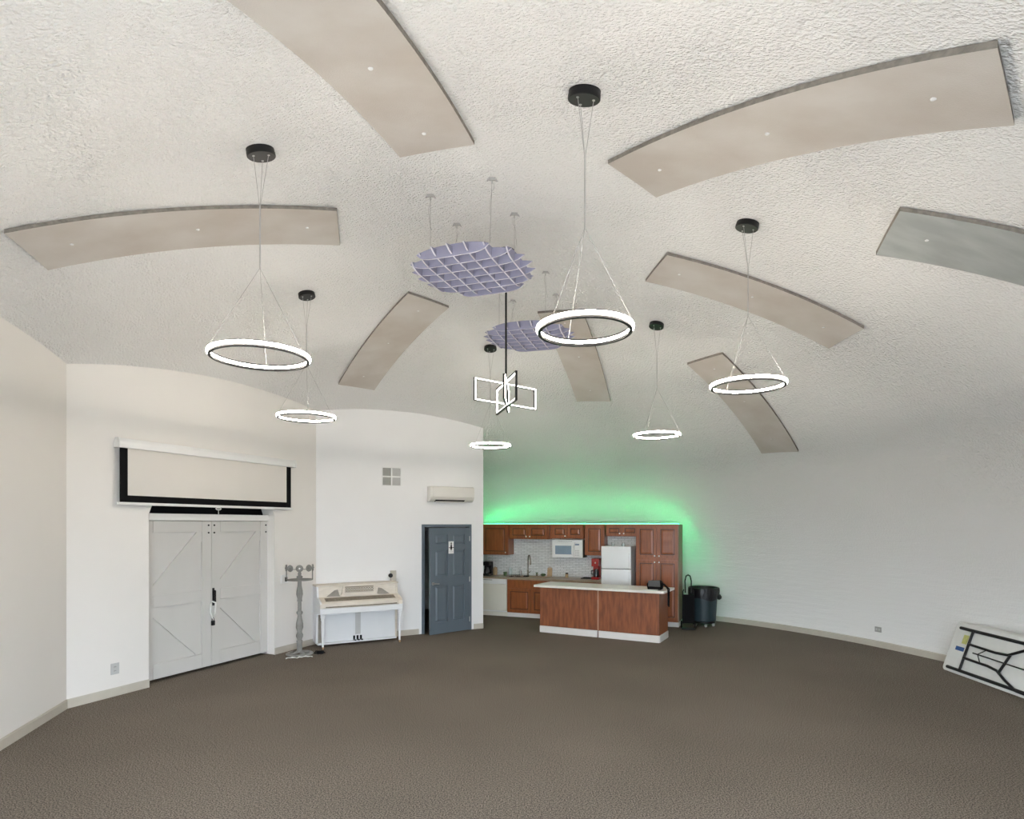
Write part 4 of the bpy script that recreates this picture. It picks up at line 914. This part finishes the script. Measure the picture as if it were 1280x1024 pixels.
# ------------------------------------------------------------------ folding tables leaning on the right
T0 = floor_pt(1177, 836); T1 = floor_pt(1280, 873.5); td = (T1-T0).normalized(); ta = math.atan2(td.y, td.x)
TL, TW = 2.44, .73
def folding_table(k, label):
    nn = Vector((-td.y, td.x, 0)); off = .075*k                         # towards the wall
    t = thing('folding_table', label, 'folding table', T0+nn*off+td*(.05*k), ta, 'folding tables leaning on the dome wall')
    lean = R(19+1.5*k); Mx = Matrix.Rotation(-lean, 4, 'X')
    parts = []
    # table plane: x along length, z across the width, y thickness (underside faces -y)
    bm = BM(); r = .06; pts = []
    for cx_, cz_, a0 in ((TL-r, r, -90), (TL-r, TW-r, 0), (r, TW-r, 90), (r, r, 180)):
        for j in range(5): a = R(a0+j*22.5); pts.append((cx_+r*math.cos(a), cz_+r*math.sin(a)))
    prism(bm, pts, 0, .04, 'y', .008); parts.append(obj('top', bm, 'table_white', t))
    parts.append(obj('edge_band', prism(BM(), [(x if abs(x-TL/2) < TL/2-.01 else x, z) for x, z in [((p[0]-TL/2)*1.002+TL/2, (p[1]-TW/2)*1.004+TW/2) for p in pts]], .03, .037, 'y'), 'table_tan', t))
    if k == 0:
        def P(x, z, y=-.02): return (x, y, z)
        fr_ = [('rail', [P(.12, .06), P(TL-.12, .06)], .022), ('rail', [P(.12, TW-.08), P(TL-.12, TW-.08)], .022)]
        for s in (0, 1):
            X = (lambda x: .39+(x-.19)*2.2) if s == 0 else (lambda x: TL-.2-(x-.19)*1.05)
            fr_ += [('cross_tube', [P(X(.19), .06, -.03), P(X(.19), TW-.08, -.03)], .017),
                    ('leg', [P(X(.19), TW*.62, -.035), P(X(.42), TW*.60, -.035), P(X(.52), TW*.62, -.035), P(X(.60), TW*.74, -.035), P(X(.68), TW*.86, -.035), P(X(.82), TW*.87, -.035)], .017),
                    ('leg', [P(X(.19), TW*.34, -.035), P(X(.40), TW*.33, -.035), P(X(.48), TW*.30, -.035), P(X(.56), TW*.18, -.035), P(X(.66), TW*.07, -.035), P(X(.76), TW*.065, -.035)], .017),
                    ('leg_stretcher', [P(X(.54), TW*.63, -.04), P(X(.50), TW*.28, -.04)], .016),
                    ('brace', [P(X(.26), TW*.48, -.045), P(X(.92), TW*.44, -.045)], .009),
                    ('brace_link', [P(X(.30), TW*.48, -.045), P(X(.36), TW*.61, -.04)], .006), ('brace_link', [P(X(.30), TW*.48, -.045), P(X(.34), TW*.335, -.04)], .006)]
        for nme, pts_, rad_ in fr_: parts.append(obj(nme, tube(BM(), pts_, rad_, 8), 'black_metal', t, True))
        bm = BM(); box(bm, .21, .31, -.003, -.0005, TW*.60, TW*.78, .0); parts.append(obj('sticker', bm, 'sticker_yellow', t, label='yellow sticker'))
        bm = BM(); box(bm, .13, .30, -.003, -.0005, TW*.45, TW*.53, .0); parts.append(obj('sticker', bm, 'sticker_blue', t, label='blue sticker'))
    for o_ in parts: o_.matrix_local = Mx
    return t
folding_table(0, 'front white folding table on its side, underside with black legs showing')
folding_table(1, 'white folding table directly behind the front leaning table')
folding_table(2, 'rearmost white folding table of the leaning stack by the wall')
